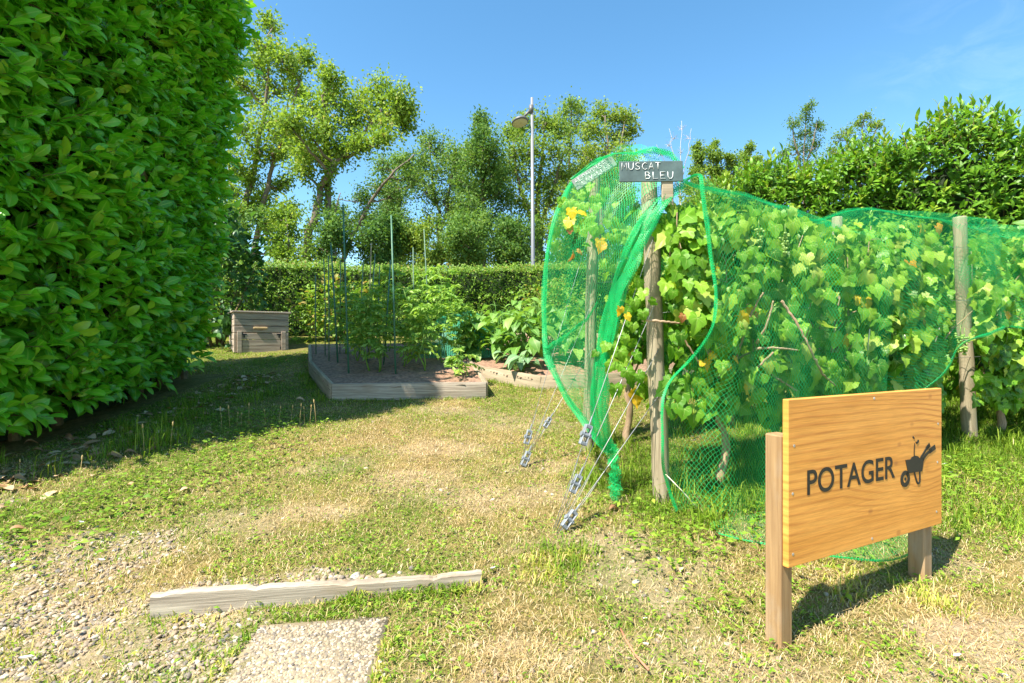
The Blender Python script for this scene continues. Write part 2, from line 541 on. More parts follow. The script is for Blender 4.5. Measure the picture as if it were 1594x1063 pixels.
M['post'] = mat_wood('round_post_wood', (0.20, 0.155, 0.09), (0.42, 0.35, 0.235), blotch=(0.27, 0.27, 0.16), rough=0.85, sc=(2.2, 30, 30), fine=(6, 140, 140), bstr=0.5, crack=0.6)
M['grey_wood'] = mat_wood('weathered_board', (0.15, 0.115, 0.08), (0.52, 0.445, 0.34), blotch=(0.30, 0.21, 0.12), rough=0.95, sc=(1.8, 42, 42), fine=(6, 230, 230), bstr=0.9, crack=0.9)
M['bed_wood'] = mat_wood('bed_board', (0.19, 0.145, 0.09), (0.42, 0.345, 0.23), blotch=(0.25, 0.20, 0.12), rough=0.9, bstr=0.4, crack=0.7)
M['box_wood'] = mat_wood('compost_board', (0.23, 0.17, 0.125), (0.56, 0.46, 0.36), blotch=(0.32, 0.24, 0.17), rough=0.9, bstr=0.5, crack=0.8)
M['sign_post'] = mat_wood('sign_post_wood', (0.20, 0.115, 0.05), (0.37, 0.235, 0.11), blotch=(0.33, 0.285, 0.215), rough=0.75, sc=(1.2, 34, 34), bstr=0.4, crack=0.5)
M['net'] = mat_net('green_bird_netting', (0.012, 0.50, 0.14), cell=0.015, string=0.0005, hi=0.06)
M['hem'] = mat_net('gathered_netting', (0.01, 0.55, 0.15), cell=0.012, string=0.0012, hi=0.05)
M['blue_net'] = mat_net('crop_netting', (0.05, 0.46, 0.27), cell=0.03, string=0.002, hi=0.15)
M['steel'] = mat_plain('galvanised_steel', (0.55, 0.56, 0.57), 0.4, 0.8, 0.15)
M['plastic'] = mat_plain('grey_plastic', (0.20, 0.22, 0.24), 0.55, 0.0, 0.25)
M['wire'] = mat_plain('galvanised_wire', (0.36, 0.36, 0.35), 0.45, 0.4, 0.1)
M['stake'] = mat_plain('green_stake', (0.05, 0.15, 0.085), 0.5, 0.0, 0.3)
M['stake_pale'] = mat_plain('faded_green_stake', (0.10, 0.18, 0.11), 0.6, 0.0, 0.3)
M['iron'] = mat_plain('dark_iron', (0.03, 0.03, 0.03), 0.5, 0.7, 0.2)
M['brass'] = mat_plain('pale_wood_handle', (0.55, 0.38, 0.18), 0.6)
M['lamp_grey'] = mat_plain('lamp_paint', (0.21, 0.215, 0.22), 0.5, 0.1, 0.06)
M['lamp_dark'] = mat_plain('lamp_head_paint', (0.12, 0.12, 0.115), 0.5, 0.1, 0.1)
M['glass'] = mat_plain('lamp_glass', (0.62, 0.60, 0.52), 0.2, 0.0, 0.1)
M['slate'] = mat_plain('slate_plate', (0.075, 0.115, 0.11), 0.7, 0.0, 0.25, 14)
M['slate_pale'] = mat_plain('grey_slate_plate', (0.24, 0.25, 0.23), 0.7, 0.0, 0.2, 14)
M['chalk'] = mat_plain('white_chalk_paint', (0.82, 0.83, 0.80), 0.8, 0.0, 0.08)
M['ink'] = mat_plain('burnt_black_lettering', (0.018, 0.016, 0.010), 0.6, 0.0, 0.3)
M['white'] = mat_plain('white_petal', (0.85, 0.84, 0.80), 0.6, 0.0, 0.06)
M['dry_leaf'] = mat_leaf('dry_leaf', [(0.0, (0.24, 0.12, 0.05)), (0.5, (0.46, 0.27, 0.13)), (1.0, (0.62, 0.46, 0.28))], 0.6, 0.15, 0.3, vein=(0.5, 0.36, 0.2), tcol=(1.2, 1, 0.8))
M['string'] = mat_plain('pale_string', (0.62, 0.56, 0.40), 0.8)
M['tomato_leaf'] = mat_leaf('tomato_leaf', [(0.0, (0.13, 0.27, 0.04)), (0.5, (0.24, 0.42, 0.065)), (1.0, (0.42, 0.53, 0.10))], 0.5, 0.38)
M['veg_leaf'] = mat_leaf('vegetable_leaf', [(0.0, (0.07, 0.18, 0.02)), (0.5, (0.13, 0.29, 0.035)), (1.0, (0.26, 0.42, 0.07))], 0.5, 0.33, vein=(0.28, 0.44, 0.12))
M['cabbage'] = mat_leaf('cabbage_leaf', [(0.0, (0.10, 0.22, 0.09)), (1.0, (0.26, 0.42, 0.17))], 0.55, 0.25, vein=(0.4, 0.5, 0.3))
M['grass'] = mat_leaf('grass_blade', [(0.0, (0.085, 0.17, 0.012)), (0.35, (0.17, 0.28, 0.02)), (0.6, (0.31, 0.38, 0.04)), (0.75, (0.45, 0.41, 0.09)), (1.0, (0.64, 0.50, 0.25))], 0.6, 0.3, 0.2, nscale=6)
M['straw'] = mat_leaf('dry_straw', [(0.0, (0.36, 0.23, 0.09)), (0.5, (0.54, 0.39, 0.17)), (1.0, (0.70, 0.58, 0.36))], 0.7, 0.15, 0.2, tcol=(1.1, 1, 0.8), nscale=6)
M['clover'] = mat_leaf('ground_weed_leaf', [(0.0, (0.09, 0.20, 0.014)), (0.5, (0.18, 0.31, 0.024)), (1.0, (0.36, 0.42, 0.06))], 0.6, 0.3, 0.2, nscale=6)
M['pebble'] = mat_plain('pebble_stone', (0.5, 0.45, 0.38), 0.8, 0, 0.25, 60, 0.2, tint=[(0.0, (0.12, 0.115, 0.115)), (0.2, (0.22, 0.18, 0.135)), (0.5, (0.31, 0.235, 0.15)), (0.85, (0.36, 0.30, 0.225)), (1.0, (0.50, 0.47, 0.41))])
M['stone'] = mat_plain('grey_stone', (0.50, 0.47, 0.43), 0.8, 0, 0.2, 30, 0.3)

# ------------------------------------------------------------------ layout constants
BED1 = [(-1.77, 5.06), (-0.26, 5.20), (-0.85, 7.9), (-3.05, 7.75), (-2.45, 6.25)]
BED2 = [(-1.0, 6.85), (-0.34, 6.02), (0.30, 5.52), (1.38, 5.70), (2.5, 6.35), (3.3, 9.2), (-0.8, 9.2)]
ROW_U = norm(np.array([0.926, 0.377, 0.0])); ROW_N = np.array([ROW_U[1], -ROW_U[0], 0.0])   # along a vine row / towards the camera
ROW1 = np.array([0.80, 2.86, 0.0]); ROW2 = np.array([0.54, 3.68, 0.0])
SLAB = [(-0.90, 1.35), (-0.43, 1.35), (-0.456, 1.905), (-0.915, 1.865)]
EDGE_A = np.array([-1.35, 1.93]); EDGE_B = np.array([-0.125, 2.10])


def inpoly(x, y, poly):
    x = np.asarray(x); y = np.asarray(y); r = np.zeros(x.shape, bool)
    n = len(poly)
    for i in range(n):
        x1, y1 = poly[i]; x2, y2 = poly[(i + 1) % n]
        c = ((y1 > y) != (y2 > y)) & (x < (x2 - x1) * (y - y1) / (y2 - y1 + 1e-12) + x1)
        r ^= c
    return r


# fields describing what grows where
def f_gravel(x, y):
    n = fbm(x, y, 0.35, 21) - 0.5
    a = sstep(0.0, 0.45, (-0.62 - x) * 0.36 + (1.93 - y) * 0.9 + n * 1.3) * (x < 0.1)
    b = sstep(0.45, 0.1, np.hypot((x + 0.72) / 0.6, (y - 2.12) / 0.10) - 0.6 + n * 0.8) * 0.9
    c = sstep(0.5, 0.15, np.hypot((x + 1.9) / 0.55, (y - 2.35) / 0.35) - 0.3 + n * 1.4) * 0.7
    return np.clip(np.maximum(np.maximum(a, b), c), 0, 1)


def f_bare(x, y):
    n = fbm(x, y, 0.25, 31) - 0.5
    r = np.zeros(np.broadcast(x, y).shape)
    for cx, cy, rx, ry, k in [(0.46, 2.42, 0.36, 0.17, 1.0), (0.58, 2.10, 0.34, 0.24, 1.0), (-0.05, 1.75, 0.25, 0.1, 0.5), (1.25, 1.62, 0.25, 0.1, 0.7), (0.25, 3.4, 0.25, 0.15, 0.6), (-1.15, 3.35, 0.25, 0.15, 0.5), (1.62, 1.75, 0.30, 0.2, 1.0), (0.42, 1.70, 0.5, 0.10, 0.6), (1.9, 2.25, 0.18, 0.14, 0.7),
                              (0.75, 1.65, 0.4, 0.12, 0.7), (-0.6, 3.7, 0.4, 0.2, 0.5), (-0.3, 2.9, 0.45, 0.2, 0.55), (-0.6, 3.15, 0.3, 0.2, 0.5), (-1.5, 2.6, 0.4, 0.2, 0.6), (-1.1, 2.75, 0.3, 0.12, 0.6), (0.15, 2.95, 0.3, 0.14, 0.6), (0.1, 4.4, 0.5, 0.3, 0.5), (-0.5, 4.6, 0.5, 0.2, 0.55)]:
        r = np.maximum(r, k * sstep(1.25, 0.5, np.hypot((x - cx) / rx, (y - cy) / ry) + n * 1.6))
    return r


def f_green(x, y):
    """0 parched ... 1 lush"""
    n = fbm(x, y, 0.55, 41, 4)
    g = 0.50 + 1.5 * (n - 0.5)
    t = (x - ROW1[0]) * ROW_U[0] + (y - ROW1[1]) * ROW_U[1]; o = (x - ROW1[0]) * ROW_N[0] + (y - ROW1[1]) * ROW_N[1]
    g = g + 0.65 * sstep(-0.6, 0.1, t) * sstep(0.75, 0.2, np.abs(o + 0.1))
    g = g + 0.40 * sstep(1.1, 1.9, x) * sstep(2.1, 2.6, y)
    g = g + 0.24 * sstep(0.5, 0.0, np.abs((x + 2.0) + 0.55 * (3.4 - y)) - 0.25) * (y < 4.6)
    g = g + 0.35 * sstep(-0.9, -1.8, x) * sstep(3.6, 4.6, y)  # grass coloured greener inside the hedge's shadow to soften how that shadow looks
    g = g - 0.22 * sstep(0.9, 0.2, np.hypot((x + 0.3) / 1.5, (y - 3.6) / 1.0))
    g = g + 0.18 * sstep(0.4, 0.1, np.abs(x - 0.25)) * sstep(2.6, 2.2, y)
    return np.clip(g, 0, 1)


# ------------------------------------------------------------------ ground: one sheet to the horizon
def build_ground():
    def axis(a, b, st, far):
        core = np.arange(a, b + 1e-6, st)
        out = [b]; s = st
        while out[-1] < far: s *= 1.35; out.append(out[-1] + s)
        inn = [a]; s = st
        while inn[-1] > -far: s *= 1.35; inn.append(inn[-1] - s)
        return np.concatenate([np.array(inn[1:])[::-1], core, np.array(out[1:])])
    xs = axis(-5, 6, 0.035, 420); ys = axis(0.6, 10, 0.035, 420)
    X, Y = np.meshgrid(xs, ys)
    Z = G(X, Y)
    d = np.hypot(X, Y)
    gr = f_gravel(X, Y); ba = f_bare(X, Y); ge = f_green(X, Y)
    Z = Z + (d < 9) * (0.010 * (rng.random(X.shape) - 0.5))
    V = np.stack([X, Y, Z], -1).reshape(-1, 3)
    ny, nx = X.shape
    i = np.arange(ny - 1)[:, None] * nx + np.arange(nx - 1)[None]
    q = np.stack([i, i + 1, i + nx + 1, i + nx], -1).reshape(-1, 4)
    m = MB(); m.add(V, q, tint=np.where(d < 9, ge, 0.6).ravel(), mid=np.maximum(gr, ba).ravel())
    mt, n, l = new_mat('ground_soil_and_turf')
    tc = n.new('ShaderNodeTexCoord'); ob = tc.outputs['Object']
    n1 = noise(n, l, ob, 9, 6, 0.65); n2 = noise(n, l, ob, 60, 5, 0.7); n3 = noise(n, l, ob, 240, 3, 0.6)
    s = math_n(n, l, 'ADD', math_n(n, l, 'MULTIPLY', n1, 0.4), math_n(n, l, 'ADD', math_n(n, l, 'MULTIPLY', n2, 0.4), math_n(n, l, 'MULTIPLY', n3, 0.3)))
    soil = ramp(n, [(0.38, (0.13, 0.085, 0.05)), (0.52, (0.34, 0.24, 0.145)), (0.66, (0.50, 0.385, 0.255))]); l.new(s, soil.inputs[0])
    turf = ramp(n, [(0.35, (0.045, 0.04, 0.013)), (0.52, (0.16, 0.12, 0.04)), (0.68, (0.38, 0.27, 0.10))]); l.new(s, turf.inputs[0])
    b = attr(n, 'mid'); bb = math_n(n, l, 'ADD', b.outputs['Fac'], math_n(n, l, 'MULTIPLY', math_n(n, l, 'SUBTRACT', n2, 0.5), 0.8), clamp=True)
    c = mixc(n, l, bb, turf.outputs[0], soil.outputs[0])
    g = attr(n, 'tint'); c = mixc(n, l, math_n(n, l, 'MULTIPLY', g.outputs['Fac'], 0.55), c, (0.10, 0.13, 0.03))
    p = n.new('ShaderNodeBsdfPrincipled'); l.new(c, p.inputs['Base Color']); p.inputs['Roughness'].default_value = 0.95; p.inputs['Specular IOR Level'].default_value = 0.1
    l.new(bump(n, l, s, 0.8, 0.02), p.inputs['Normal'])
    o = n.new('ShaderNodeOutputMaterial'); l.new(p.outputs[0], o.inputs[0])
    tag(m.build('ground', mt), kind='structure')


build_ground()


def scatter(n_fac, ymin=1.0, ymax=9.5, power=1.0, xlim=1.22):
    ymin = 1.0
    """points in the wedge the camera sees, density n_fac / y**power per square metre"""
    ys = np.linspace(ymin, ymax, 400); dens = n_fac / ys ** power * 2 * xlim * ys
    tot = int(np.trapz(dens, ys)); c = np.cumsum(dens); c = c / c[-1]
    y = np.interp(rng.random(tot), c, ys); x = (rng.random(tot) * 2 - 1) * xlim * y
    ok = ~(inpoly(x, y, BED1) | inpoly(x, y, BED2)) & ~inpoly(x, y, SLAB)
    ok &= ~((x < -3.45) & (y < 6.3)) & ~((x > -4.4) & (x < -3.35) & (y > 7.95) & (y < 8.8))
    x, y = x[ok], y[ok]
    return x, y


def blades(mb, x, y, length, width, lean, tint, z=None):
    """curved grass blades, each 5 vertices"""
    n = len(x); a = rng.random(n) * 2 * math.pi
    dx, dy = np.cos(a), np.sin(a)
    z0 = (G(x, y) if z is None else z) - 0.004
    px, py = -dy * width / 2, dx * width / 2
    L = length; k = lean
    p0 = np.stack([x, y, z0], 1)
    w = np.stack([px, py, np.zeros(n)], 1)
    mid = p0 + np.stack([dx * L * k * 0.35, dy * L * k * 0.35, L * (1 - 0.25 * k) * 0.6], 1)
    tip = p0 + np.stack([dx * L * k, dy * L * k, L * np.maximum(1 - 0.75 * k, 0.08)], 1)
    V = np.stack([p0 - w, p0 + w, mid + w * 0.8, mid - w * 0.8, tip], 1).reshape(-1, 3)
    o = np.arange(n)[:, None] * 5
    mb.add(V, [o + np.array([[0, 1, 2, 3]]), o + np.array([[3, 2, 4]])], tint=np.repeat(tint, 5))


def build_grass():
    m = MB()
    x, y = scatter(46000, 1.45, 10, 1.0)
    g = f_green(x, y); gv = f_gravel(x, y); ba = f_bare(x, y)
    keep = rng.random(len(x)) < (0.28 + 0.72 * g) * (1 - 0.45 * gv) * (1 - 0.8 * ba)
    clump = vnoise(x, y, 0.045, 77)
    keep &= rng.random(len(x)) < 0.10 + 1.0 * clump
    x, y, g = x[keep], y[keep], g[keep]
    t = (x - ROW1[0]) * ROW_U[0] + (y - ROW1[1]) * ROW_U[1]; o = (x - ROW1[0]) * ROW_N[0] + (y - ROW1[1]) * ROW_N[1]
    tall = sstep(-0.7, 0.1, t) * sstep(0.75, 0.25, np.abs(o + 0.1)) + 0.6 * sstep(1.3, 2.2, x) * sstep(2.4, 3.0, y)
    n = len(x)
    L = (0.013 + 0.026 * g * rng.random(n) + 0.008 * rng.random(n)) * (1 + 2.3 * np.clip(tall, 0, 1) * rng.random(n))
    tint = np.clip(0.78 - 0.60 * g + rng.normal(0, 0.17, n), 0, 1)
    blades(m, x, y, L, (0.0016 + 0.0018 * rng.random(n)) * np.clip(y / 2.6, 0.8, 2.5), rng.random(n) * 0.95 + 0.3, tint)
    # long tufts: along the hedge foot, round the posts, along the boards
    tx, ty, tl = [], [], []
    def tuft(cx, cy, r, k, ln):
        tx.append(rng.normal(cx, r, k)); ty.append(rng.normal(cy, r, k)); tl.append(ln * (0.5 + 0.6 * rng.random(k)))
    for i in range(26): tuft(-2.85 + 0.2 * rng.normal(), 3.2 + 2.6 * rng.random(), 0.05, 45, 0.17)
    tuft(-2.55, 3.75, 0.10, 160, 0.27)
    for i in range(46):
        s = rng.uniform(-0.3, 4.2); q = ROW1 + ROW_U * s + ROW_N * rng.normal(0.0, 0.24); tuft(q[0], q[1], 0.05, 60, 0.14 + 0.1 * rng.random())
    for i in range(22):
        s = rng.uniform(-0.3, 3.5); q = ROW2 + ROW_U * s + ROW_N * rng.normal(0, 0.15); tuft(q[0], q[1], 0.05, 45, 0.15)
    for i in range(22):
        q = EDGE_A + (EDGE_B - EDGE_A) * (0.55 + 0.45 * rng.random()); tuft(q[0], q[1] - 0.045, 0.025, int(rng.integers(6, 34)), 0.075)
    for i in range(60):
        e = rng.random(); q = (np.array([-0.425, 1.5 + 0.4 * e]) if i % 3 == 0 else np.array([-0.46 - 0.45 * e, 1.91 - 0.04 * e]) if i % 3 == 1 else np.array([-0.915, 1.5 + 0.36 * e])) + rng.normal(0, 0.02, 2); tuft(q[0], q[1], 0.025, int(rng.integers(4, 22)), 0.045)
    for i in range(60):
        tuft(rng.uniform(-2.0, -0.5), rng.uniform(1.6, 2.6), 0.03, 16, 0.05)
    for i in range(20):
        q = EDGE_A + (EDGE_B - EDGE_A) * rng.random(); tuft(q[0], q[1] - 0.035, 0.022, 14, 0.05)
    for i in range(12): tuft(0.05 + 0.3 * rng.random(), 2.1 + 0.25 * rng.random(), 0.05, 50, 0.08)
    for i in range(22):
        b = BED1[0] + (np.array(BED1[1]) - BED1[0]) * rng.random(); tuft(b[0], b[1] - 0.06, 0.03, 16, 0.06)
    for i in range(16):
        b = np.array(BED1[4]) + (np.array(BED1[0]) - BED1[4]) * rng.random(); tuft(b[0] - 0.08, b[1] - 0.04, 0.04, 25, 0.09)
    for (a, b) in ((0, 1), (1, 2), (2, 3), (3, 4)):
        for i in range(12):
            c = np.array(BED2[a]) + (np.array(BED2[b]) - BED2[a]) * rng.random(); tuft(c[0], c[1] - 0.08, 0.04, 30, 0.08)
    for i in range(30): tuft(rng.uniform(1.3, 3.0), rng.uniform(2.5, 3.3), 0.07, 50, 0.11)
    for i in range(10): tuft(rng.uniform(1.2, 1.7), rng.uniform(1.95, 2.3), 0.04, 35, 0.08)
    x = np.concatenate(tx); y = np.concatenate(ty); L = np.concatenate(tl); n = len(x)
    ok = ~inpoly(x, y, BED1) & ~inpoly(x, y, BED2) & ~inpoly(x, y, SLAB)
    x, y, L = x[ok], y[ok], L[ok]; n = len(x)
    blades(m, x, y, L, 0.0035 + 0.003 * rng.random(n), 0.2 + 0.75 * rng.random(n), np.clip(rng.normal(0.30, 0.16, n) + 0.38 * (y < 2.3) * (vnoise(x, y, 0.12, 5) > 0.45), 0, 1))
    tag(m.build('lawn_grass', M['grass']), kind='stuff')

    # dry straw lying flat
    m = MB()
    x, y = scatter(24000, 1.45, 8, 1.0)
    g = f_green(x, y)
    keep = rng.random(len(x)) < (1.0 - 0.8 * g) * (1 - 0.75 * f_gravel(x, y))
    x, y = x[keep], y[keep]; n = len(x)
    blades(m, x, y, 0.012 + 0.05 * rng.random(n) ** 3, 0.0011 + 0.0014 * rng.random(n), 1.1 + 0.3 * rng.random(n), rng.random(n), z=G(x, y) + 0.005 + 0.009 * rng.random(n))
    tag(m.build('dry_straw', M['straw']), kind='stuff')

    # low weeds and clover: small round leaves close to the soil
    m = MB()
    x, y = scatter(9000, 1.45, 8, 1.0)
    g = f_green(x, y)
    patch = 0.5 * vnoise(x, y, 0.16, 55) + 0.5 * vnoise(x, y, 0.05, 56)
    keep = (patch + 0.40 * (g - 0.5) > 0.47) & (rng.random(len(x)) < (1 - 0.85 * f_gravel(x, y)) * (1 - 0.7 * f_bare(x, y)))
    x, y = x[keep], y[keep]; n = len(x)
    pos = np.stack([x, y, G(x, y) + 0.006 + 0.022 * rng.random(n)], 1)
    a = rng.random(n) * 6.283
    ax = np.stack([np.cos(a), np.sin(a), 0.15 + 0.35 * rng.random(n)], 1)
    nr = np.stack([rng.normal(0, 0.35, n), rng.normal(0, 0.35, n), np.ones(n)], 1)
    m.leaves(*SMALL[:2], pos, ax, nr, 0.009 + 0.018 * rng.random(n) ** 2, np.clip(rng.normal(0.5, 0.25, n), 0, 1), mid=SMALL[2])
    # leafier band at the hedge foot and big-leaved weeds by the gravel
    k = 1500
    yy = rng.uniform(2.0, 4.6, k); xx = -1.75 - 0.62 * (3.4 - np.minimum(yy, 3.4)) + rng.normal(0, 0.26, k) - 0.5 * sstep(3.4, 4.6, yy)
    pos = np.stack([xx, yy, G(xx, yy) + 0.01 + 0.05 * rng.random(k)], 1)
    a = rng.random(k) * 6.283
    m.leaves(*SMALL[:2], pos, np.stack([np.cos(a), np.sin(a), 0.3 * rng.random(k)], 1), np.stack([rng.normal(0, 0.3, k), rng.normal(0, 0.3, k), np.ones(k)], 1), 0.016 + 0.026 * rng.random(k), np.clip(rng.normal(0.42, 0.22, k), 0, 1), mid=SMALL[2], width=1.5)
    k = 1500
    s = rng.uniform(-0.5, 2.4, k); q = ROW1[None, :2] + ROW_U[None, :2] * s[:, None] + ROW_N[None, :2] * rng.normal(0.45, 0.22, k)[:, None]
    pos = np.stack([q[:, 0], q[:, 1], G(q[:, 0], q[:, 1]) + 0.02 + 0.05 * rng.random(k)], 1)
    a = rng.random(k) * 6.283
    m.leaves(*SMALL[:2], pos, np.stack([np.cos(a), np.sin(a), 0.5 * rng.random(k)], 1), np.stack([rng.normal(0, 0.35, k), rng.normal(0, 0.35, k), np.ones(k)], 1), 0.02 + 0.03 * rng.random(k), np.clip(rng.normal(0.5, 0.2, k), 0, 1), mid=SMALL[2])
    tag(m.build('low_weeds', M['clover']), kind='stuff')

    # shed leaves and twigs under the hedge
    m = MB()
    k = 260
    yy = rng.uniform(2.9, 6.3, k); xx = -3.15 + np.abs(rng.normal(0, 0.22, k)) + 0.10 * rng.normal(size=k)
    pos = np.stack([xx, yy, G(xx, yy) + 0.012 + 0.015 * rng.random(k)], 1)
    a = rng.random(k) * 6.283
    m.leaves(*LAUREL[:2], pos, np.stack([np.cos(a), np.sin(a), rng.normal(0, 0.1, k)], 1), np.stack([rng.normal(0, 0.25, k), rng.normal(0, 0.25, k), np.ones(k)], 1), 0.05 + 0.07 * rng.random(k), rng.random(k), mid=LAUREL[2])
    tag(m.build('leaf_litter', M['dry_leaf']), kind='stuff')


build_grass()


# ------------------------------------------------------------------ gravel, slab, edging board
def ico():
    import bmesh
    bm = bmesh.new(); bmesh.ops.create_icosphere(bm, subdivisions=2, radius=1.0)
    V = np.array([v.co[:] for v in bm.verts]); Fc = np.array([[v.index for v in f.verts] for f in bm.faces]); bm.free()
    return V, Fc


ICO_V, ICO_F = ico()


def pebbles(mb, x, y, z, r, flat=0.6, sink=0.35):
    n = len(x)
    th = rng.random(n) * 6.283; c, s = np.cos(th), np.sin(th)
    sx = r * rng.uniform(0.9, 1.35, n); sy = r * rng.uniform(0.65, 1.0, n); sz = r * flat * rng.uniform(0.75, 1.15, n)
    lump = 1 + 0.13 * np.sin(ICO_V[None, :, 0] * 2.3 + rng.random((n, 1)) * 6) * np.cos(ICO_V[None, :, 1] * 2.9 + rng.random((n, 1)) * 6)
    P0 = ICO_V[None] * lump[..., None]
    X = P0[..., 0] * sx[:, None]; Y = P0[..., 1] * sy[:, None]; Z = P0[..., 2] * sz[:, None]
    tl = rng.normal(0, 0.25, (n, 1)); Z = Z + X * tl
    V = np.stack([x[:, None] + X * c[:, None] - Y * s[:, None], y[:, None] + X * s[:, None] + Y * c[:, None], z[:, None] + Z + (sz * (1 - 2 * sink))[:, None]], -1)
    k = len(ICO_V)
    mb.add(V.reshape(-1, 3), (ICO_F[None] + (np.arange(n) * k)[:, None, None]).reshape(-1, 3), tint=np.repeat(rng.random(n), k))


def build_gravel():
    m = MB()
    x, y = scatter(22000, 1.4, 3.4, 1.0)
    gv = f_gravel(x, y)
    keep = rng.random(len(x)) < gv * 0.47 * (0.2 + 0.9 * (vnoise(x, y, 0.17, 19) > 0.36))
    x, y = x[keep], y[keep]; n = len(x)
    pebbles(m, x, y, G(x, y), 0.0042 + 0.0085 * rng.random(n) ** 2.0)
    x, y = scatter(700, 1.45, 5, 1.0); n = len(x)
    keep = rng.random(n) < 0.12 + f_bare(x, y)
    x, y = x[keep], y[keep]; n = len(x)
    pebbles(m, x, y, G(x, y), 0.003 + 0.012 * rng.random(n) ** 3)
    # chunky stones piled up against the back of the edging board
    k = 260
    s = np.clip(rng.normal(0.38, 0.16, k), 0.02, 0.75); q = EDGE_A[None] + (EDGE_B - EDGE_A)[None] * s[:, None]
    y = q[:, 1] + 0.03 + np.abs(rng.normal(0, 0.05, k)); pebbles(m, q[:, 0], y, G(q[:, 0], y) + 0.028 * np.exp(-((y - q[:, 1]) / 0.07) ** 2), 0.009 + 0.011 * rng.random(k), flat=0.75)
    tag(m.build('river_gravel', M['pebble'], smooth=True), kind='stuff')


build_gravel()


def build_slab():
    pl = np.array(SLAB); c = pl.mean(0)
    m = MB()
    zt = [float(G(*p)) + 0.004 for p in pl]
    top = [(p[0], p[1], z) for p, z in zip(pl, zt)]; ins = [(c[0] + (p[0] - c[0]) * 1.02, c[1] + (p[1] - c[1]) * 1.02, z - 0.05) for p, z in zip(pl, zt)]
    m.add(np.array(top + ins), [np.array([[0, 1, 2, 3]]), np.array([[i, (i + 4), 4 + (i + 1) % 4, (i + 1) % 4] for i in range(4)])], tint=0.55)
    n = 4200
    s, t = rng.random(n), rng.random(n)
    e = 0.02
    s = e + s * (1 - 2 * e); t = e + t * (1 - 2 * e)
    A = np.array(top)
    Q = (A[0] * ((1 - s) * (1 - t))[:, None] + A[1] * (s * (1 - t))[:, None] + A[2] * (s * t)[:, None] + A[3] * ((1 - s) * t)[:, None])
    pebbles(m, Q[:, 0], Q[:, 1], Q[:, 2], 0.0040 + 0.0048 * rng.random(n) ** 1.5, flat=0.66, sink=0.62)
    o = m.build('paving_slab', mat_plain('washed_aggregate', (0.5, 0.45, 0.38), 0.8, 0, 0.2, 80, 0.2, tint=[(0.0, (0.13, 0.115, 0.10)), (0.3, (0.25, 0.21, 0.15)), (0.6, (0.33, 0.265, 0.17)), (0.85, (0.36, 0.32, 0.25)), (1.0, (0.46, 0.43, 0.38))]), loc=(*c, float(G(*c))))
    tag(o, 'square washed pebble paving slab set in the gravel at the bottom edge', 'paving slab')


build_slab()


def plank(mb, a, b, zt0, zt1, h, th, z_under=0.0, bev=0.004, tint=0.5, seg=1):
    """a board standing on edge between two plan points"""
    a = np.array([a[0], a[1], zt0 - h / 2]); b = np.array([b[0], b[1], zt1 - h / 2])
    d = b - a; L = np.linalg.norm(d); ux = d / L
    uy = norm(np.cross([0, 0, 1.0], ux)); uz = np.cross(ux, uy)
    mb.box((a + b) / 2, (L, th, h), [ux, uy, uz], bev, tint)


def build_edging():
    m = MB()
    # long plank with a worn, slightly wavy top edge
    n = 70
    a = np.array([*EDGE_A, 0]); b = np.array([*EDGE_B, 0]); d = norm(b - a); w = np.array([-d[1], d[0], 0]); L = np.linalg.norm(b - a)
    V = []; lc = []
    for i in range(n + 1):
        s = i / n; p = a + (b - a) * s
        zt = (float(G(EDGE_A[0], EDGE_A[1])) + 0.092) * (1 - s) + (float(G(EDGE_B[0], EDGE_B[1])) + 0.050) * s + 0.005 * math.sin(7 * s) + 0.0014 * R.uniform(-1, 1) - 0.008 * max(0, math.sin(23 * s + 1)) ** 8
        th = 0.034
        for o, z in ((-th / 2, zt - 0.20), (-th / 2 - 0.001, zt - 0.005), (-th / 2 + 0.005, zt), (th / 2 - 0.005, zt + 0.001), (th / 2, zt - 0.005), (th / 2, zt - 0.20)):
            V.append(p + w * o + np.array([0, 0, z])); lc.append((s * L, o, z + 3))
    q = [(i * 6 + j, (i + 1) * 6 + j, (i + 1) * 6 + j + 1, i * 6 + j + 1) for i in range(n) for j in range(5)]
    m.add(V, [np.array(q), np.array([list(range(6))]), np.array([[n * 6 + j for j in range(5, -1, -1)]])], lc=lc)
    c = (a + b) / 2
    tag(m.build('edging_board', M['grey_wood'], smooth=False, loc=(c[0], c[1], float(G(c[0], c[1])))), 'long weathered plank set on edge across the gravel in the foreground', 'edging board')


build_edging()


# ------------------------------------------------------------------ hedges
def core_block(mb, x0, x1, y0, y1, zf, ztop, amp=0.07, step=0.22):
    """rough-surfaced solid of dense twigs and inner leaves"""
    def sheet(o, u, v, nu, nv, nrm):
        U, Vv = np.meshgrid(np.linspace(0, 1, nu), np.linspace(0, 1, nv))
        Pn = o + U[..., None] * u + Vv[..., None] * v + (rng.random((nv, nu, 1)) - 0.7) * amp * nrm
        i = np.arange(nv - 1)[:, None] * nu + np.arange(nu - 1)[None]
        mb.add(Pn.reshape(-1, 3), np.stack([i, i + 1, i + nu + 1, i + nu], -1).reshape(-1, 4))
    X, Y, Z = np.array([x1 - x0, 0, 0]), np.array([0, y1 - y0, 0]), np.array([0, 0, ztop - zf])
    k = lambda L: max(3, int(np.linalg.norm(L) / step))
    o = np.array([x0, y0, zf])
    sheet(o + X, Y, Z, k(Y), k(Z), np.array([1, 0, 0])); sheet(o, Y, Z, k(Y), k(Z), np.array([-1, 0, 0]))
    sheet(o, X, Z, k(X), k(Z), np.array([0, -1, 0])); sheet(o + Y, X, Z, k(X), k(Z), np.array([0, 1, 0]))
    sheet(o + Z, X, Y, k(X), k(Y), np.array([0, 0, 1]))


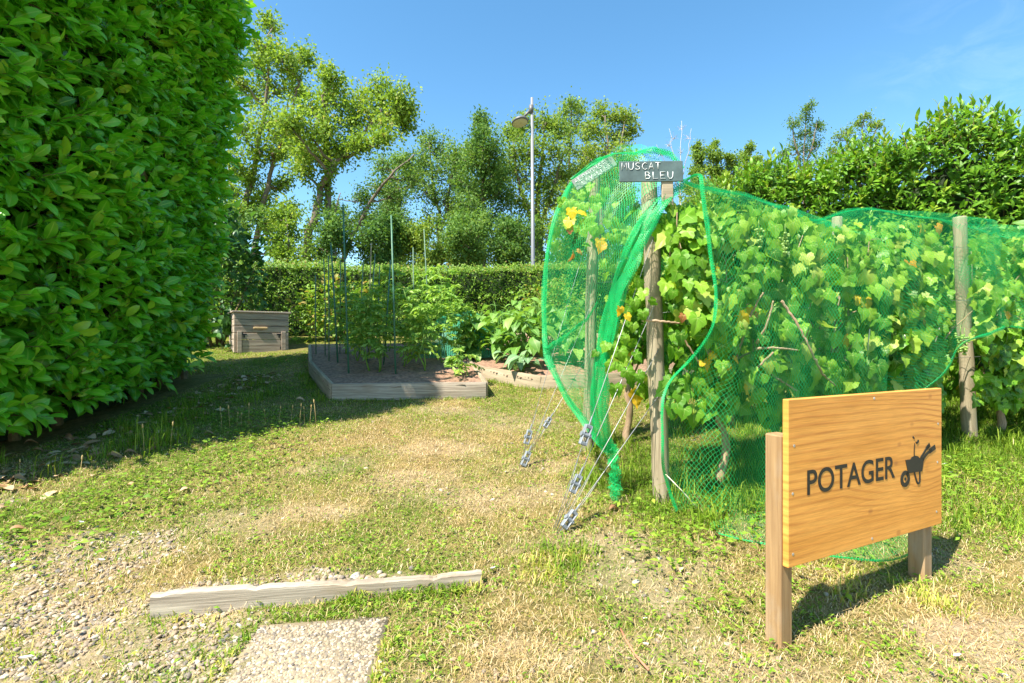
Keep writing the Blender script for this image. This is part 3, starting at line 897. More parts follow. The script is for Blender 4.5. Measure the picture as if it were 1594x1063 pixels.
def shoots(fol, stem, p, nrm, per, slen, lsize, tint_mu, tint_sd, up=0.55, spread=0.35, stems=True, along=(0, 0, 0), leaf=LAUREL, yellow=0.05):
    """leafy shoots: alternate leaves round a short stem"""
    n = len(p)
    d = norm(nrm * 0.75 + np.array([0, 0, up]) + np.array(along) + rvec(n, spread))
    L = slen * rng.uniform(0.6, 1.25, n)
    ref = norm(rvec(n)); u = norm(np.cross(d, ref)); w = np.cross(d, u)
    base_t = rng.normal(tint_mu, tint_sd * 0.6, n)
    yel = rng.random(n) < yellow
    for k in range(per):
        f = (k + 0.6) / per
        a = k * 2.4 + rng.random(n) * 0.8
        rad = np.cos(a)[:, None] * u + np.sin(a)[:, None] * w
        ax = norm(d * (0.25 + 0.75 * f ** 2) + rad * (1.0 - 0.55 * f) + nrm * 0.25 - np.array([0, 0, 0.18 * (1 - f)]))
        pos = p + d * (L * f)[:, None]
        nr = norm(np.array([0, 0, 0.7]) + nrm * 0.85 + rvec(n, 0.33) + d * 0.2)
        t = np.clip(base_t + rng.normal(0, tint_sd * 0.6, n) + 0.16 * f + yel * (0.25 + 0.35 * f), 0, 1)
        fol.leaves(leaf[0], leaf[1], pos, ax, nr, lsize * rng.uniform(0.55, 1.22, n) * (1.05 - 0.3 * f), t, mid=leaf[2])
    if stems:
        tip = p + d * L[:, None]; b = p - nrm * 0.12
        k = 3; ang = np.arange(k) * 2.0944
        ring = np.cos(ang)[None, :, None] * u[:, None] + np.sin(ang)[None, :, None] * w[:, None]
        V = np.concatenate([b[:, None] + ring * 0.005, tip[:, None] + ring * 0.002], 1)
        o = np.arange(n)[:, None] * 6
        q = np.concatenate([o + np.array([[j, (j + 1) % 3, 3 + (j + 1) % 3, 3 + j]]) for j in range(3)])
        stem.add(V.reshape(-1, 3), q)


def build_left_hedge():
    root = thing('laurel_hedge', 'tall broad leaved laurel hedge in shade filling the left side', 'hedge', (-4.0, 4.6, float(G(-4.0, 4.6))))
    fol, stem, core = MB(), MB(), MB()
    y0, y1, zt = 2.88, 6.35, 5.55
    def face(n, seed):
        y = rng.uniform(y0, y1, n); h = rng.uniform(0, 1, n)
        zb = G(-3.2 + 0 * y, y) + 0.2; z = zb + (zt - zb) * h
        bulge = 0.26 * (fbm(y, z, 0.8, seed) - 0.5)
        x = -3.42 + bulge - 0.52 * sstep(4.3, 6.4, y) * (1 - 0.92 * h) - 0.10 * sstep(0.22, 0, h) + 0.04 * sstep(0.5, 1, h)
        return np.stack([x, y, z], 1), np.stack([np.ones(n), 0.15 * rng.normal(size=n), np.zeros(n)], 1)
    p, nn = face(1450, 4); shoots(fol, stem, p, nn, 8, 0.27, 0.168, 0.47, 0.26, up=0.32, along=(0, 0.12, 0), yellow=0.08)
    p, nn = face(800, 4); p[:, 0] -= 0.14; shoots(fol, stem, p, nn, 7, 0.22, 0.17, 0.35, 0.16, up=0.1)
    n = 520
    x = rng.uniform(-4.7, -3.4, n); z = rng.uniform(1.1, zt, n); p = np.stack([x, np.full(n, y1 - 0.05) + 0.2 * (fbm(x, z, 0.7, 9) - 0.5), z], 1)
    p[:, 0] -= 0.5 * (1 - (z - 1) / 4.5)
    shoots(fol, stem, p, np.tile([0.25, 1.0, 0], (n, 1)), 8, 0.26, 0.17, 0.68, 0.2, yellow=0.4)  # end leaves coloured lighter and yellower, imitating sun glowing through them
    n = 420
    x = rng.uniform(-4.7, -3.4, n); z = rng.uniform(0.7, zt, n); p = np.stack([x, np.full(n, y0 + 0.05), z], 1)
    shoots(fol, stem, p, np.tile([0.1, -1.0, 0], (n, 1)), 8, 0.26, 0.14, 0.5, 0.2)
    n = 420
    x = rng.uniform(-4.7, -3.35, n); y = rng.uniform(y0, y1, n); p = np.stack([x, y, np.full(n, zt) + 0.25 * (fbm(x, y, 0.7, 2) - 0.5)], 1)
    shoots(fol, stem, p, np.tile([0, 0, 1.0], (n, 1)), 8, 0.3, 0.14, 0.66, 0.2, yellow=0.2)
    n = 300
    y = rng.uniform(y0, y1, n); z = rng.uniform(1, zt, n); p = np.stack([np.full(n, -4.75), y, z], 1)
    shoots(fol, stem, p, np.tile([-1.0, 0, 0], (n, 1)), 7, 0.28, 0.15, 0.5, 0.2)
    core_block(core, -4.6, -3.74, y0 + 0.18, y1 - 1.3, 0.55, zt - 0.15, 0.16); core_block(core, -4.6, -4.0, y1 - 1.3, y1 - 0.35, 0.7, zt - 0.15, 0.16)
    for i in range(9):
        y = y0 + 0.3 + i * 0.36; x = -3.85 + R.uniform(-0.1, 0.1); z = float(G(x, y))
        stem.tube([(x, y, z - 0.05), (x + R.uniform(-.1, .1), y + R.uniform(-.1, .1), z + 0.5), (x + R.uniform(-.2, .2), y + R.uniform(-.2, .2), z + 1.2)], [0.04, 0.032, 0.02], 7)
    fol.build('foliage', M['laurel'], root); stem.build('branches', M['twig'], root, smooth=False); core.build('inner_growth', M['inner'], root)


build_left_hedge()


def build_right_hedge():
    A = np.array([2.55, 7.9]); B = np.array([6.6, 5.0])
    d = norm(B - A); L = np.linalg.norm(B - A); nr = np.array([d[1], -d[0]]);
    if nr[1] > 0: nr = -nr
    c = (A + B) / 2
    root = thing('laurel_hedge', 'sunlit laurel hedge with upright shoots behind the vines on the right', 'hedge', (c[0], c[1], float(G(*c))))
    fol, stem, core = MB(), MB(), MB()
    def ztop(s): return 3.33 + 0.36 * sstep(0.12, 0.55, s) + - 0.42 * sstep(0.55, 0.95, s) + 0.16 * np.sin(11 * s) + 0.10 * np.sin(29 * s + 1) - 0.5 * sstep(0.16, 0.0, s)
    n3 = np.array([nr[0], nr[1], 0.0])
    n = 1550
    s = rng.random(n); zb = 1.35; z = zb + (ztop(s) - zb) * rng.random(n)
    p2 = A + d * (s * L)[:, None] + nr * (0.22 * (fbm(s * L, z, 0.6, 6) - 0.5) - 0.05)[:, None]
    p = np.column_stack([p2, z])
    shoots(fol, stem, p, np.tile(n3, (n, 1)), 9, 0.32, 0.132, 0.50, 0.22, up=0.7, leaf=LAUREL_LONG)
    n = 900
    s = rng.random(n); w = rng.uniform(0, 1.0, n)
    p2 = A + d * (s * L)[:, None] - nr * w[:, None]
    p = np.column_stack([p2, ztop(s) - 0.25 * w + 0.3 * (fbm(s * L, w, 0.5, 8) - 0.5)])
    shoots(fol, stem, p, np.tile([0.0, 0, 1.0], (n, 1)), 10, 0.38, 0.135, 0.62, 0.22, up=0.85, yellow=0.12, leaf=LAUREL_LONG)
    n = 260
    z = rng.uniform(1.3, 3.2, n); w = rng.uniform(0, 1, n); p2 = A + 0 * w[:, None] - nr * w[:, None]
    shoots(fol, stem, np.column_stack([p2, z]), np.tile([-d[0], -d[1], 0], (n, 1)), 9, 0.3, 0.13, 0.5, 0.2)
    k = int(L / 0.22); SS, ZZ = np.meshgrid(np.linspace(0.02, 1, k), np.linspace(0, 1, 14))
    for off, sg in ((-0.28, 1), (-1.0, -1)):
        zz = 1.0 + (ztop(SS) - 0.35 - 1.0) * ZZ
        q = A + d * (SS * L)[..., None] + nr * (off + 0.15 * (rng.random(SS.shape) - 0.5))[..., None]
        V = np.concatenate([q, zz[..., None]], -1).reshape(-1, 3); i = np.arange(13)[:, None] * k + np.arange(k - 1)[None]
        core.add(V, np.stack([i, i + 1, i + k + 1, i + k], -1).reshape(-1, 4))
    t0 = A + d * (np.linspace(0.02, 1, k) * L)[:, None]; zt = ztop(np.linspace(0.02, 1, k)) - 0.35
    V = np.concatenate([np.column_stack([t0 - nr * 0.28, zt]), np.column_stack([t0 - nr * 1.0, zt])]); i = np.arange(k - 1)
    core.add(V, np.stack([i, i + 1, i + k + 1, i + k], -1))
    for i in range(12):
        q = A + d * (L * (i + 0.5) / 12) - nr * 0.5; z = float(G(*q))
        stem.tube([(q[0], q[1], z - 0.05), (q[0] + R.uniform(-.1, .1), q[1], z + 1.0), (q[0] + R.uniform(-.3, .3), q[1] - 0.3, z + 1.9)], [0.05, 0.04, 0.02], 6)
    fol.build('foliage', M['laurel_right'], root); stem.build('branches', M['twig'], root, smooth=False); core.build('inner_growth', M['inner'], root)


build_right_hedge()


def build_back_hedge():
    A = np.array([-6.6, 10.0]); B = np.array([4.6, 11.6])
    d = norm(B - A); L = np.linalg.norm(B - A); nr = np.array([d[1], -d[0]])
    c = (A + B) / 2
    root = thing('clipped_hedge', 'low clipped privet hedge closing the garden behind the beds', 'hedge', (c[0], c[1], float(G(*c))))
    fol, core = MB(), MB()
    ztop = lambda s: 2.78 + 0.12 * s + 0.05 * np.sin(9 * s + 1) + 0.10 * (fbm(s * L, s * 0, 0.7, 18) - 0.5)
    n = 26000
    s = rng.random(n); z = 1.3 + (ztop(s) - 1.3) * rng.random(n)
    b = 0.42 * (fbm(s * L, z, 0.55, 12) - 0.5) + 0.20 * (fbm(s * L, z, 0.16, 13) - 0.5)
    p = np.column_stack([A + d * (s * L)[:, None] + nr * (b + rng.normal(0, 0.03, n))[:, None], z])
    fol.leaves(*SMALL[:2], p, norm(rvec(n) + np.array([nr[0], nr[1], 0.2])), norm(rvec(n, 0.55) + np.array([nr[0] * 0.8, nr[1] * 0.8, 1.1])), rng.uniform(0.035, 0.08, n), np.clip(rng.normal(0.5, 0.22, n) + 0.9 * b, 0, 1), mid=SMALL[2], width=1.1)
    n = 16000
    s = rng.random(n); w = rng.uniform(-0.15, 0.8, n)
    p = np.column_stack([A + d * (s * L)[:, None] - nr * w[:, None], ztop(s) + 0.10 * (fbm(s * L, w, 0.3, 15) - 0.5) + rng.normal(0.0, 0.05, n)])
    fol.leaves(*SMALL[:2], p, norm(rvec(n) + np.array([0, 0, 0.9])), norm(rvec(n, 0.5) + np.array([nr[0], nr[1], 0.9])), rng.uniform(0.035, 0.07, n), np.clip(rng.normal(0.68, 0.2, n), 0, 1), mid=SMALL[2], width=1.1)
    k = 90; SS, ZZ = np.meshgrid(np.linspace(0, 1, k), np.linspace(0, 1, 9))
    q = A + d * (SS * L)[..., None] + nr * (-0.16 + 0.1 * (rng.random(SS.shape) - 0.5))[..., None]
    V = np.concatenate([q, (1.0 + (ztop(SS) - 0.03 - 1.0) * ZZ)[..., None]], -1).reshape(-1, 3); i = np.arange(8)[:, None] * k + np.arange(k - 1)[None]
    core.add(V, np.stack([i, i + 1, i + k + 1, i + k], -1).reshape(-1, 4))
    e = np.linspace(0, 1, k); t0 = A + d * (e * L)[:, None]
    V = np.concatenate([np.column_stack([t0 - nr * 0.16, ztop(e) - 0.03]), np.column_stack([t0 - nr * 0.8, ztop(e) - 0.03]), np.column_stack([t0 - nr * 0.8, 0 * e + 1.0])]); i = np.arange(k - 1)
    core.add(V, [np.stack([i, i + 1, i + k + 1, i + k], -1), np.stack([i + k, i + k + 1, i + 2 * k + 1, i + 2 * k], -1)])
    fol.build('foliage', M['hedge'], root); core.build('inner_growth', M['inner'], root)


build_back_hedge()


def leafy_shrub(name, label, c, rx, ry, h, n, lsize, mat, leaf=BROAD, mu=0.5, stems=6, cat='shrub', group=None, drop=0.25, z0=None, clump=26):
    z = float(G(c[0], c[1])) if z0 is None else z0
    root = thing(name, label, cat, (c[0], c[1], z), group)
    fol, st = MB(), MB()
    cl = []
    for i in range(clump):
        a = rng.random() * 6.283; r = math.sqrt(rng.random()); hh = rng.random() ** 0.8
        k = math.sqrt(max(0.06, 1 - (2 * hh - 0.85) ** 2 * 0.6))
        cl.append((c[0] + rx * r * k * math.cos(a), c[1] + ry * r * k * math.sin(a), z + h * (0.08 + 0.92 * hh)))
    cl = np.array(cl); idx = rng.integers(0, clump, n)
    s = np.array([rx, ry, h * 0.6]) * drop
    p = cl[idx] + rvec(n) * s * 0.7
    p[:, 2] = np.maximum(p[:, 2], z + 0.04)
    out = norm(p - np.array([c[0], c[1], z + 0.35 * h]))
    fol.leaves(leaf[0], leaf[1], p, norm(out + rvec(n, 0.6) - np.array([0, 0, 0.2])), norm(out * 0.6 + np.array([0, 0, 0.9]) + rvec(n, 0.45)), lsize * rng.uniform(0.6, 1.25, n), np.clip(rng.normal(mu, 0.22, n), 0, 1), mid=leaf[2])
    for i in range(min(stems, clump)):
        q = cl[i]; b = np.array([c[0] + R.uniform(-.12, .12) * rx, c[1] + R.uniform(-.12, .12) * ry, z - 0.03])
        mdl = (b + q) / 2 + rvec(1, 0.05)[0] * h * 0.5
        st.tube([b, mdl, q], [0.012 * h + 0.004, 0.008 * h + 0.003, 0.003], 5)
    fol.build('foliage', mat, root); st.build('stems', M['twig'], root)
    return root

# ------------------------------------------------------------------ trees
def curve(a, b, sag, n=6, jit=0.02):
    a, b = np.asarray(a, float), np.asarray(b, float); L = np.linalg.norm(b - a)
    t = np.linspace(0, 1, n)[:, None]
    p = a + (b - a) * t + np.array([0, 0, 1.0]) * (sag * L * (t * (1 - t)) * 4)
    p[1:-1] += rng.normal(0, jit * L, (n - 2, 3))
    return p


def tree(name, label, depth, trunks, blobs, mat, lsize=0.12, per=420, r0=0.22, ivy=0, bark='bark', tint=0.5, twigs=14, dscale=1.0, zbase=None, flat=0.9, cat='tree', group=None):
    """trunks: pixel polylines bottom->top; blobs: (px,py,radius px). Everything gets its own depth and thickness."""
    tr3 = []
    for T in trunks:
        pts = [P(x, y, depth + R.uniform(-0.4, 0.4)) for x, y in T]
        b = pts[0].copy(); g = float(G(b[0], b[1]))
        if b[2] > g: pts = [np.array([b[0] + R.uniform(-.2, .2), b[1], g - 0.1])] + pts
        tr3.append(np.array(pts))
    base = tr3[0][0].copy(); base[2] = float(G(base[0], base[1]))
    root = thing(name, label, cat, base, group)
    per = int(per * 2.3); lsize = lsize * 0.92; r0 = r0 * 0.66
    w, fol = MB(), MB()
    allp = []; allr = []
    for T in tr3:
        t = np.linspace(0, 1, len(T)); tt = np.linspace(0, 1, max(8, len(T) * 3))
        q = np.stack([np.interp(tt, t, T[:, k]) for k in range(3)], 1); q[1:-1] += rng.normal(0, 0.03, (len(q) - 2, 3))
        rr = r0 * (1 - 0.82 * tt) * (1.0 if T is tr3[0] else 0.8)
        w.tube(q, rr, 8); allp.append(q); allr.append(rr)
        if ivy:
            k = int(ivy); s = rng.random(k) ** 1.2 * 0.75; c = np.stack([np.interp(s, tt, q[:, j]) for j in range(3)], 1)
            o = norm(rvec(k) * np.array([1, 1, 0.2])); rad = np.interp(s, tt, rr) + 0.07 * rng.random(k) + 0.08 * vnoise(c[:, 2] * 1.0, c[:, 2] * 0, 0.9, 3)
            fol.leaves(*QUAD[:2], c + o * rad[:, None], norm(rvec(k) - np.array([0, 0, .5])), norm(o + rvec(k, .4)), lsize * 1.0 * rng.uniform(.7, 1.2, k), np.clip(rng.normal(0.3, 0.2, k), 0, 1))
    allp = np.concatenate(allp); allr = np.concatenate(allr)
    for (bx, by, br) in blobs:
        r = br / F * depth
        c = P(bx, by, depth + rng.normal(0, 0.35) * 2.2 * dscale)
        d = np.linalg.norm((allp - c) * np.array([1, 1, 0.75]), axis=1) + 3.0 * np.maximum(allp[:, 2] - c[2] + 0.15 * r, 0)
        j = int(np.argmin(d)); a = allp[j]
        limb = curve(a, c, -0.06, 7, 0.03)
        r1 = min(allr[j] * 0.7, 0.035 + 0.04 * np.linalg.norm(c - a) / 3)
        w.tube(limb, np.linspace(r1, 0.018, 7), 5)
        n = twigs
        o = norm(rvec(n)) * r * rng.uniform(0.55, 1.1, (n, 1)) * np.array([1, 1, flat]); o[:, 2] += 0.15 * r
        for e in o:
            st = limb[R.randint(4, 6)]
            tw = curve(st, c + e, 0.05, 4, 0.05); w.tube(tw, np.linspace(0.014, 0.005, 4), 3, cap=False)
            k = per // n
            f = 0.35 + 0.75 * rng.random(k)
            pp = st + (c + e - st) * f[:, None] + rvec(k, 0.20 * r + 0.05) * (0.5 + 0.5 * f[:, None])
            up = norm(np.array([0, 0, 0.6]) + rvec(k, 0.7))
            lt = tint + rng.normal(0, 0.08)
            fol.leaves(*QUAD[:2], pp, norm(rvec(k) + e / r * 0.5 - np.array([0, 0, 0.25])), up, lsize * rng.uniform(0.6, 1.25, k), np.clip(rng.normal(lt, 0.2, k) + 0.12 * (e[2] / r), 0, 1))
    fol.build('crown', mat, root); w.build('trunk', M[bark], root)
    return root


def rblobs(x0, x1, y0, y1, n, r, shape='oval'):
    o = []
    for i in range(n):
        t = (i + R.random()) / n; y = y0 + (y1 - y0) * t
        k = {'oval': math.sin(math.pi * min(1, 0.18 + 0.72 * t)), 'cone': 0.2 + 0.8 * t, 'col': 0.5 + 0.4 * math.sin(math.pi * t)}[shape]
        cx = (x0 + x1) / 2; hw = (x1 - x0) / 2
        o.append((cx + hw * k * R.uniform(-0.85, 0.85), y, r * R.uniform(0.75, 1.2)))
    return o


tree('poplar_tree', 'tallest airy tree with several bare trunks just right of the tall hedge', 18, [[(376, 412), (380, 330), (396, 260), (412, 170), (421, 60)], [(392, 412), (408, 330), (418, 270), (452, 180), (470, 110)], [(372, 412), (366, 330), (360, 290), (356, 230)]],
     [(421, 40, 20), (413, 72, 24), (438, 92, 28), (478, 92, 24), (460, 108, 26), (400, 105, 28), (430, 135, 34), (462, 140, 26), (392, 150, 34), (414, 190, 34), (376, 205, 30), (446, 195, 32), (400, 232, 32), (430, 240, 30), (364, 250, 26), (386, 280, 22), (462, 232, 24), (372, 130, 24), (440, 290, 22), (362, 330, 18), (425, 350, 20), (360, 300, 22), (385, 325, 20), (412, 312, 20), (448, 330, 22), (435, 382, 20), (372, 370, 20)], M['tree_a'], 0.13, 330, 0.26, tint=0.46)
tree('poplar_tree', 'ivy trunked tree leaning right with a broad yellow green crown', 16, [[(472, 412), (486, 350), (503, 292), (514, 264), (545, 232), (582, 192), (612, 168)], [(512, 268), (508, 215), (500, 170), (512, 125)]],
     [(516, 122, 18), (512, 148, 24), (486, 168, 26), (530, 160, 32), (560, 158, 30), (590, 146, 28), (618, 148, 26), (632, 166, 20), (636, 192, 20), (612, 182, 32), (578, 188, 32), (545, 200, 34), (510, 196, 34), (478, 205, 30), (462, 232, 28), (490, 246, 30), (530, 240, 24), (470, 262, 24), (600, 212, 24), (560, 224, 22), (450, 190, 20)], M['tree_a'], 0.125, 330, 0.24, ivy=1300, tint=0.55)
tree('slender_tree', 'thin dark tree forking right beneath the broad leaning crown', 21, [[(528, 415), (548, 370), (580, 310), (612, 268), (645, 240)], [(535, 400), (520, 340), (530, 300)]],
     [(602, 262, 26), (628, 252, 22), (640, 280, 24), (588, 292, 28), (615, 305, 28), (560, 310, 24), (570, 340, 28), (545, 350, 26), (600, 345, 28), (520, 330, 24), (528, 370, 24)], M['tree_b'], 0.13, 280, 0.2, tint=0.5)
tree('slender_tree', 'loose open tree left of the dark pyramidal tree', 22, [[(684, 418), (682, 330), (672, 270), (668, 222)], [(684, 380), (700, 300), (708, 250)]],
     [(668, 226, 20), (690, 236, 26), (712, 246, 24), (655, 256, 26), (680, 268, 28), (704, 282, 28), (660, 300, 28), (690, 312, 30), (712, 326, 28), (668, 345, 28), (700, 362, 30), (655, 380, 28), (682, 392, 28)], M['tree_b'], 0.13, 300, 0.18, tint=0.6)
tree('pyramidal_tree', 'dark pointed tree left of the street lamp', 20, [[(752, 418), (752, 300), (750, 195)]],
     [(750, 190, 14), (752, 210, 20), (742, 228, 20), (766, 232, 20), (738, 255, 26), (760, 262, 28), (778, 268, 20), (728, 290, 26), (752, 298, 30), (776, 300, 26), (736, 330, 30), (766, 334, 32), (722, 352, 24), (748, 366, 32), (780, 366, 28), (732, 392, 28), (765, 398, 30)], M['tree_b'], 0.125, 430, 0.2, tint=0.42)
tree('broad_tree', 'olive green tree crossed by the street lamp pole', 21, [[(838, 420), (836, 320), (845, 230), (850, 190)], [(838, 380), (808, 290), (798, 220)], [(840, 350), (870, 270), (880, 230)]],
     [(798, 206, 22), (818, 200, 24), (846, 192, 24), (868, 204, 24), (800, 236, 28), (832, 232, 30), (862, 240, 30), (790, 268, 26), (820, 276, 32), (852, 282, 32), (880, 270, 28), (800, 312, 30), (836, 322, 32), (868, 318, 32), (810, 356, 32), (848, 364, 32), (822, 394, 32), (795, 390, 28), (888, 320, 28), (860, 400, 30)], M['tree_c'], 0.13, 400, 0.24, tint=0.5)
tree('sparse_tree', 'thin topped tree with bare twigs right of the street lamp', 24, [[(880, 420), (885, 300), (888, 200), (890, 155)], [(884, 330), (910, 240), (915, 190)]],
     [(889, 160, 14), (880, 178, 18), (902, 172, 16), (898, 200, 20), (878, 208, 20), (915, 205, 18), (890, 232, 24), (914, 238, 22), (900, 265, 26), (880, 290, 26), (915, 285, 26)], M['tree_c'], 0.13, 190, 0.16, tint=0.45)
tree('sparse_tree', 'round topped olive tree rising above the slanted slate plate', 22, [[(938, 420), (936, 300), (945, 230), (942, 180)], [(937, 330), (965, 240), (972, 190)], [(936, 320), (920, 250), (905, 235)]],
     [(936, 176, 16), (958, 184, 20), (976, 184, 15), (980, 206, 15), (960, 212, 22), (930, 204, 18), (942, 236, 24), (968, 240, 24), (920, 246, 22), (985, 250, 20), (950, 275, 30), (920, 290, 28), (975, 290, 28), (905, 268, 20)], M['tree_c'], 0.13, 300, 0.18, tint=0.66)
for i, (x, yt, w_, lab) in enumerate([(1084, 224, 17, 'narrow poplar top just right of the hooded net, leftmost of the far poplars'), (1111, 222, 15, 'second narrow far poplar from the hooded net'), (1138, 240, 16, 'shortest of the far poplars above the net'), (1168, 226, 22, 'broadest far poplar, nearest the right hand laurel hedge')]):
    tree('far_poplar', lab, 32, [[(x, 330), (x, 280), (x + 1, yt + 8)]], [(x, yt + 6, 8)] + rblobs(x - w_, x + w_, yt + 14, 320, 9, 13, 'col'), M['tree_c'], 0.16, 240, 0.16, tint=0.45, twigs=6, dscale=0.3, group='far poplars')
tree('bare_tree', 'dead leafless tree pale against the sky above the blue slate plate', 30, [[(1058, 330), (1059, 250), (1061, 188)], [(1059, 290), (1046, 225), (1042, 200)], [(1059, 290), (1072, 230), (1076, 200)], [(1058, 300), (1030, 240), (1022, 225)]],
     [(1061, 200, 9), (1050, 215, 9), (1070, 215, 9), (1040, 225, 9), (1028, 238, 9), (1060, 235, 10)], M['tree_c'], 0.06, 12, 0.07, bark='dead', twigs=7, dscale=0.3)
tree('sparse_tree', 'thin upright tree over the laurel hedge with sky through its crown', 26, [[(1252, 330), (1250, 250), (1257, 160)], [(1251, 280), (1236, 215), (1234, 185)], [(1252, 270), (1268, 210), (1272, 188)]],
     [(1257, 164, 9), (1254, 182, 13), (1236, 190, 11), (1244, 210, 15), (1262, 206, 15), (1274, 198, 9), (1236, 230, 14), (1256, 232, 17), (1272, 228, 12), (1216, 240, 10), (1246, 255, 17), (1268, 256, 14), (1218, 262, 14), (1252, 285, 20), (1222, 290, 16)], M['tree_b'], 0.11, 150, 0.13, tint=0.55, twigs=7, dscale=0.4)
tree('sparse_tree', 'wispy tree top showing over the laurel hedge further right', 26, [[(1340, 330), (1338, 250), (1346, 176)], [(1338, 280), (1315, 215), (1308, 200)], [(1339, 270), (1362, 210), (1368, 190)]],
     [(1346, 180, 10), (1334, 192, 12), (1352, 200, 13), (1366, 192, 9), (1318, 206, 12), (1338, 218, 17), (1306, 216, 11), (1358, 224, 14), (1322, 236, 16), (1345, 246, 18), (1305, 244, 15), (1296, 235, 9)], M['tree_c'], 0.11, 130, 0.12, tint=0.45, twigs=7, dscale=0.4)

tree('slender_tree', 'fresh green tree filling the gap behind the thin forked tree', 26, [[(620, 420), (622, 330), (618, 250)]], rblobs(575, 668, 250, 415, 22, 24), M['tree_b'], 0.13, 260, 0.2, tint=0.6)
tree('slender_tree', 'green tree standing behind the pyramidal tree, showing on both its sides', 27, [[(735, 420), (730, 330), (728, 230)]], rblobs(690, 790, 228, 415, 24, 24), M['tree_a'], 0.13, 250, 0.2, tint=0.35)
tree('broad_tree', 'green tree behind the hooded end of the net', 27, [[(925, 420), (925, 330), (930, 270)]], rblobs(865, 1000, 262, 415, 24, 25), M['tree_a'], 0.13, 250, 0.2, tint=0.35)

# bushes and young trees behind the clipped hedge
for (x0, x1, y0, y1, dep, nb, r, mt, lab, tn, pr) in [
    (340, 405, 320, 420, 13.5, 8, 20, 'tree_b', 'dark bush at the foot of the tallest tree', 0.4, 200),
    (418, 470, 330, 420, 14.0, 9, 20, 'tree_a', 'light green bush between the tall trunks and the ivy trunk', 0.45, 200),
    (488, 548, 340, 420, 14.0, 9, 20, 'tree_b', 'dark bush right of the ivy trunk', 0.35, 240),
    (556, 622, 338, 425, 14.5, 12, 22, 'tree_b', 'dense dark evergreen bush above the tomato stakes', 0.2, 340),
    (618, 690, 355, 428, 15.0, 10, 20, 'tree_c', 'yellowish bush behind the hedge right of the dark evergreen', 0.6, 280),
    (695, 765, 340, 428, 15.0, 12, 22, 'tree_b', 'green bush under the pyramidal tree', 0.5, 300),
    (770, 850, 345, 430, 15.5, 12, 22, 'tree_b', 'thick dark bush behind the lamp pole', 0.4, 300),
    (850, 930, 330, 430, 15.5, 12, 22, 'tree_c', 'bush behind the left curtain of netting', 0.5, 260),
    (940, 1020, 300, 430, 16.0, 12, 22, 'tree_b', 'bush behind the tall round vine post', 0.5, 260),
    (1040, 1130, 290, 430, 17.0, 12, 24, 'tree_c', 'bush under the narrow far poplars', 0.5, 240),
    (1130, 1220, 285, 400, 18.0, 10, 24, 'tree_b', 'dark bush left of the laurel hedge end', 0.4, 240)]:
    tree('tall_bush', lab, dep, [[((x0 + x1) / 2, y1 + 8), ((x0 + x1) / 2 + 4, (y0 + y1) / 2), ((x0 + x1) / 2, y0 + 10)]], rblobs(x0, x1, y0, y1, nb, r), M[mt], 0.10, pr, 0.07, tint=tn, twigs=7, dscale=0.4, cat='bush', group='bushes behind the clipped hedge')

leafy_shrub('leafy_shrub', 'dark broad leaved bush between the tall hedge and the compost box', (-4.95, 8.65), 0.62, 0.7, 2.05, 1300, 0.15, M['shrub'], BROAD, 0.35, clump=40)
leafy_shrub('leafy_shrub', 'bright green bush right behind the compost box', (-3.15, 9.25), 0.75, 0.35, 1.05, 900, 0.10, M['hedge'], BROAD, 0.75, clump=30)
leafy_shrub('leafy_shrub', 'hazel like bush of big leaves at the right edge behind the vines', (5.35, 4.95), 0.6, 0.45, 1.75, 900, 0.12, M['veg_leaf'], BROAD, 0.5, clump=36)
leafy_shrub('leafy_shrub', 'low bush in the gap beyond the second vine row', (2.4, 8.6), 0.7, 0.5, 1.0, 800, 0.09, M['hedge'], BROAD, 0.6, clump=30)
leafy_shrub('leafy_shrub', 'green bush seen through the net curtain behind the third bed', (0.9, 9.9), 0.8, 0.5, 1.0, 900, 0.08, M['hedge'], BROAD, 0.7, clump=30)


# ------------------------------------------------------------------ street lamp
def build_lamp():
    d = 13.2; b = P(830, 425, d); z0 = float(G(b[0], d))
    top = P(828, 152, d)
    root = thing('street_lamp', 'slim pale grey street lamp with round dark head beyond the hedge', 'street lamp', (b[0], d, z0))
    m = MB(); m.tube([(b[0], d, z0 - 0.1), (b[0], d, z0 + 1.2), (top[0], d, top[2])], [0.06, 0.055, 0.034], 14); m.build('pole', M['lamp_grey'], root)
    m = MB(); a0 = P(827, 170, d); a1 = P(813, 184, d); m.tube([a0, a1], [0.035, 0.028], 10); m.tube([a0 + [0, 0, .1], a0 - [0, 0, .1]], [0.06, 0.06], 12); m.build('arm', M['lamp_dark'], root)
    c = P(809.5, 189, d); m = MB()
    prof = [(0.02, 0.07), (0.10, 0.065), (0.17, 0.045), (0.215, 0.0), (0.215, -0.035), (0.19, -0.045)]
    k = 24; V = []; tilt = 0.16
    for r, z in prof:
        for j in range(k):
            a = j / k * 2 * math.pi; x, y, zz = r * math.cos(a), r * math.sin(a), z
            V.append((c[0] + x, c[1] + y, c[2] + zz + tilt * x - 0.18 * y))
    q = [(i * k + j, i * k + (j + 1) % k, (i + 1) * k + (j + 1) % k, (i + 1) * k + j) for i in range(5) for j in range(k)]
    m.add(np.array(V), [np.array(q), np.arange(k)[None]]); hd = m.build('lamp_head', M['lamp_dark'], root)
    m = MB(); V = []
    for r, z in ((0.189, -0.046), (0.12, -0.06), (0.03, -0.064)):
        for j in range(k):
            a = j / k * 2 * math.pi; x, y = r * math.cos(a), r * math.sin(a); V.append((c[0] + x, c[1] + y, c[2] + z + tilt * x - 0.18 * y))
    q = [(i * k + j, i * k + (j + 1) % k, (i + 1) * k + (j + 1) % k, (i + 1) * k + j) for i in range(2) for j in range(k)]
    m.add(np.array(V), [np.array(q), (2 * k + np.arange(k))[None]]); m.build('diffuser', M['glass'], hd)


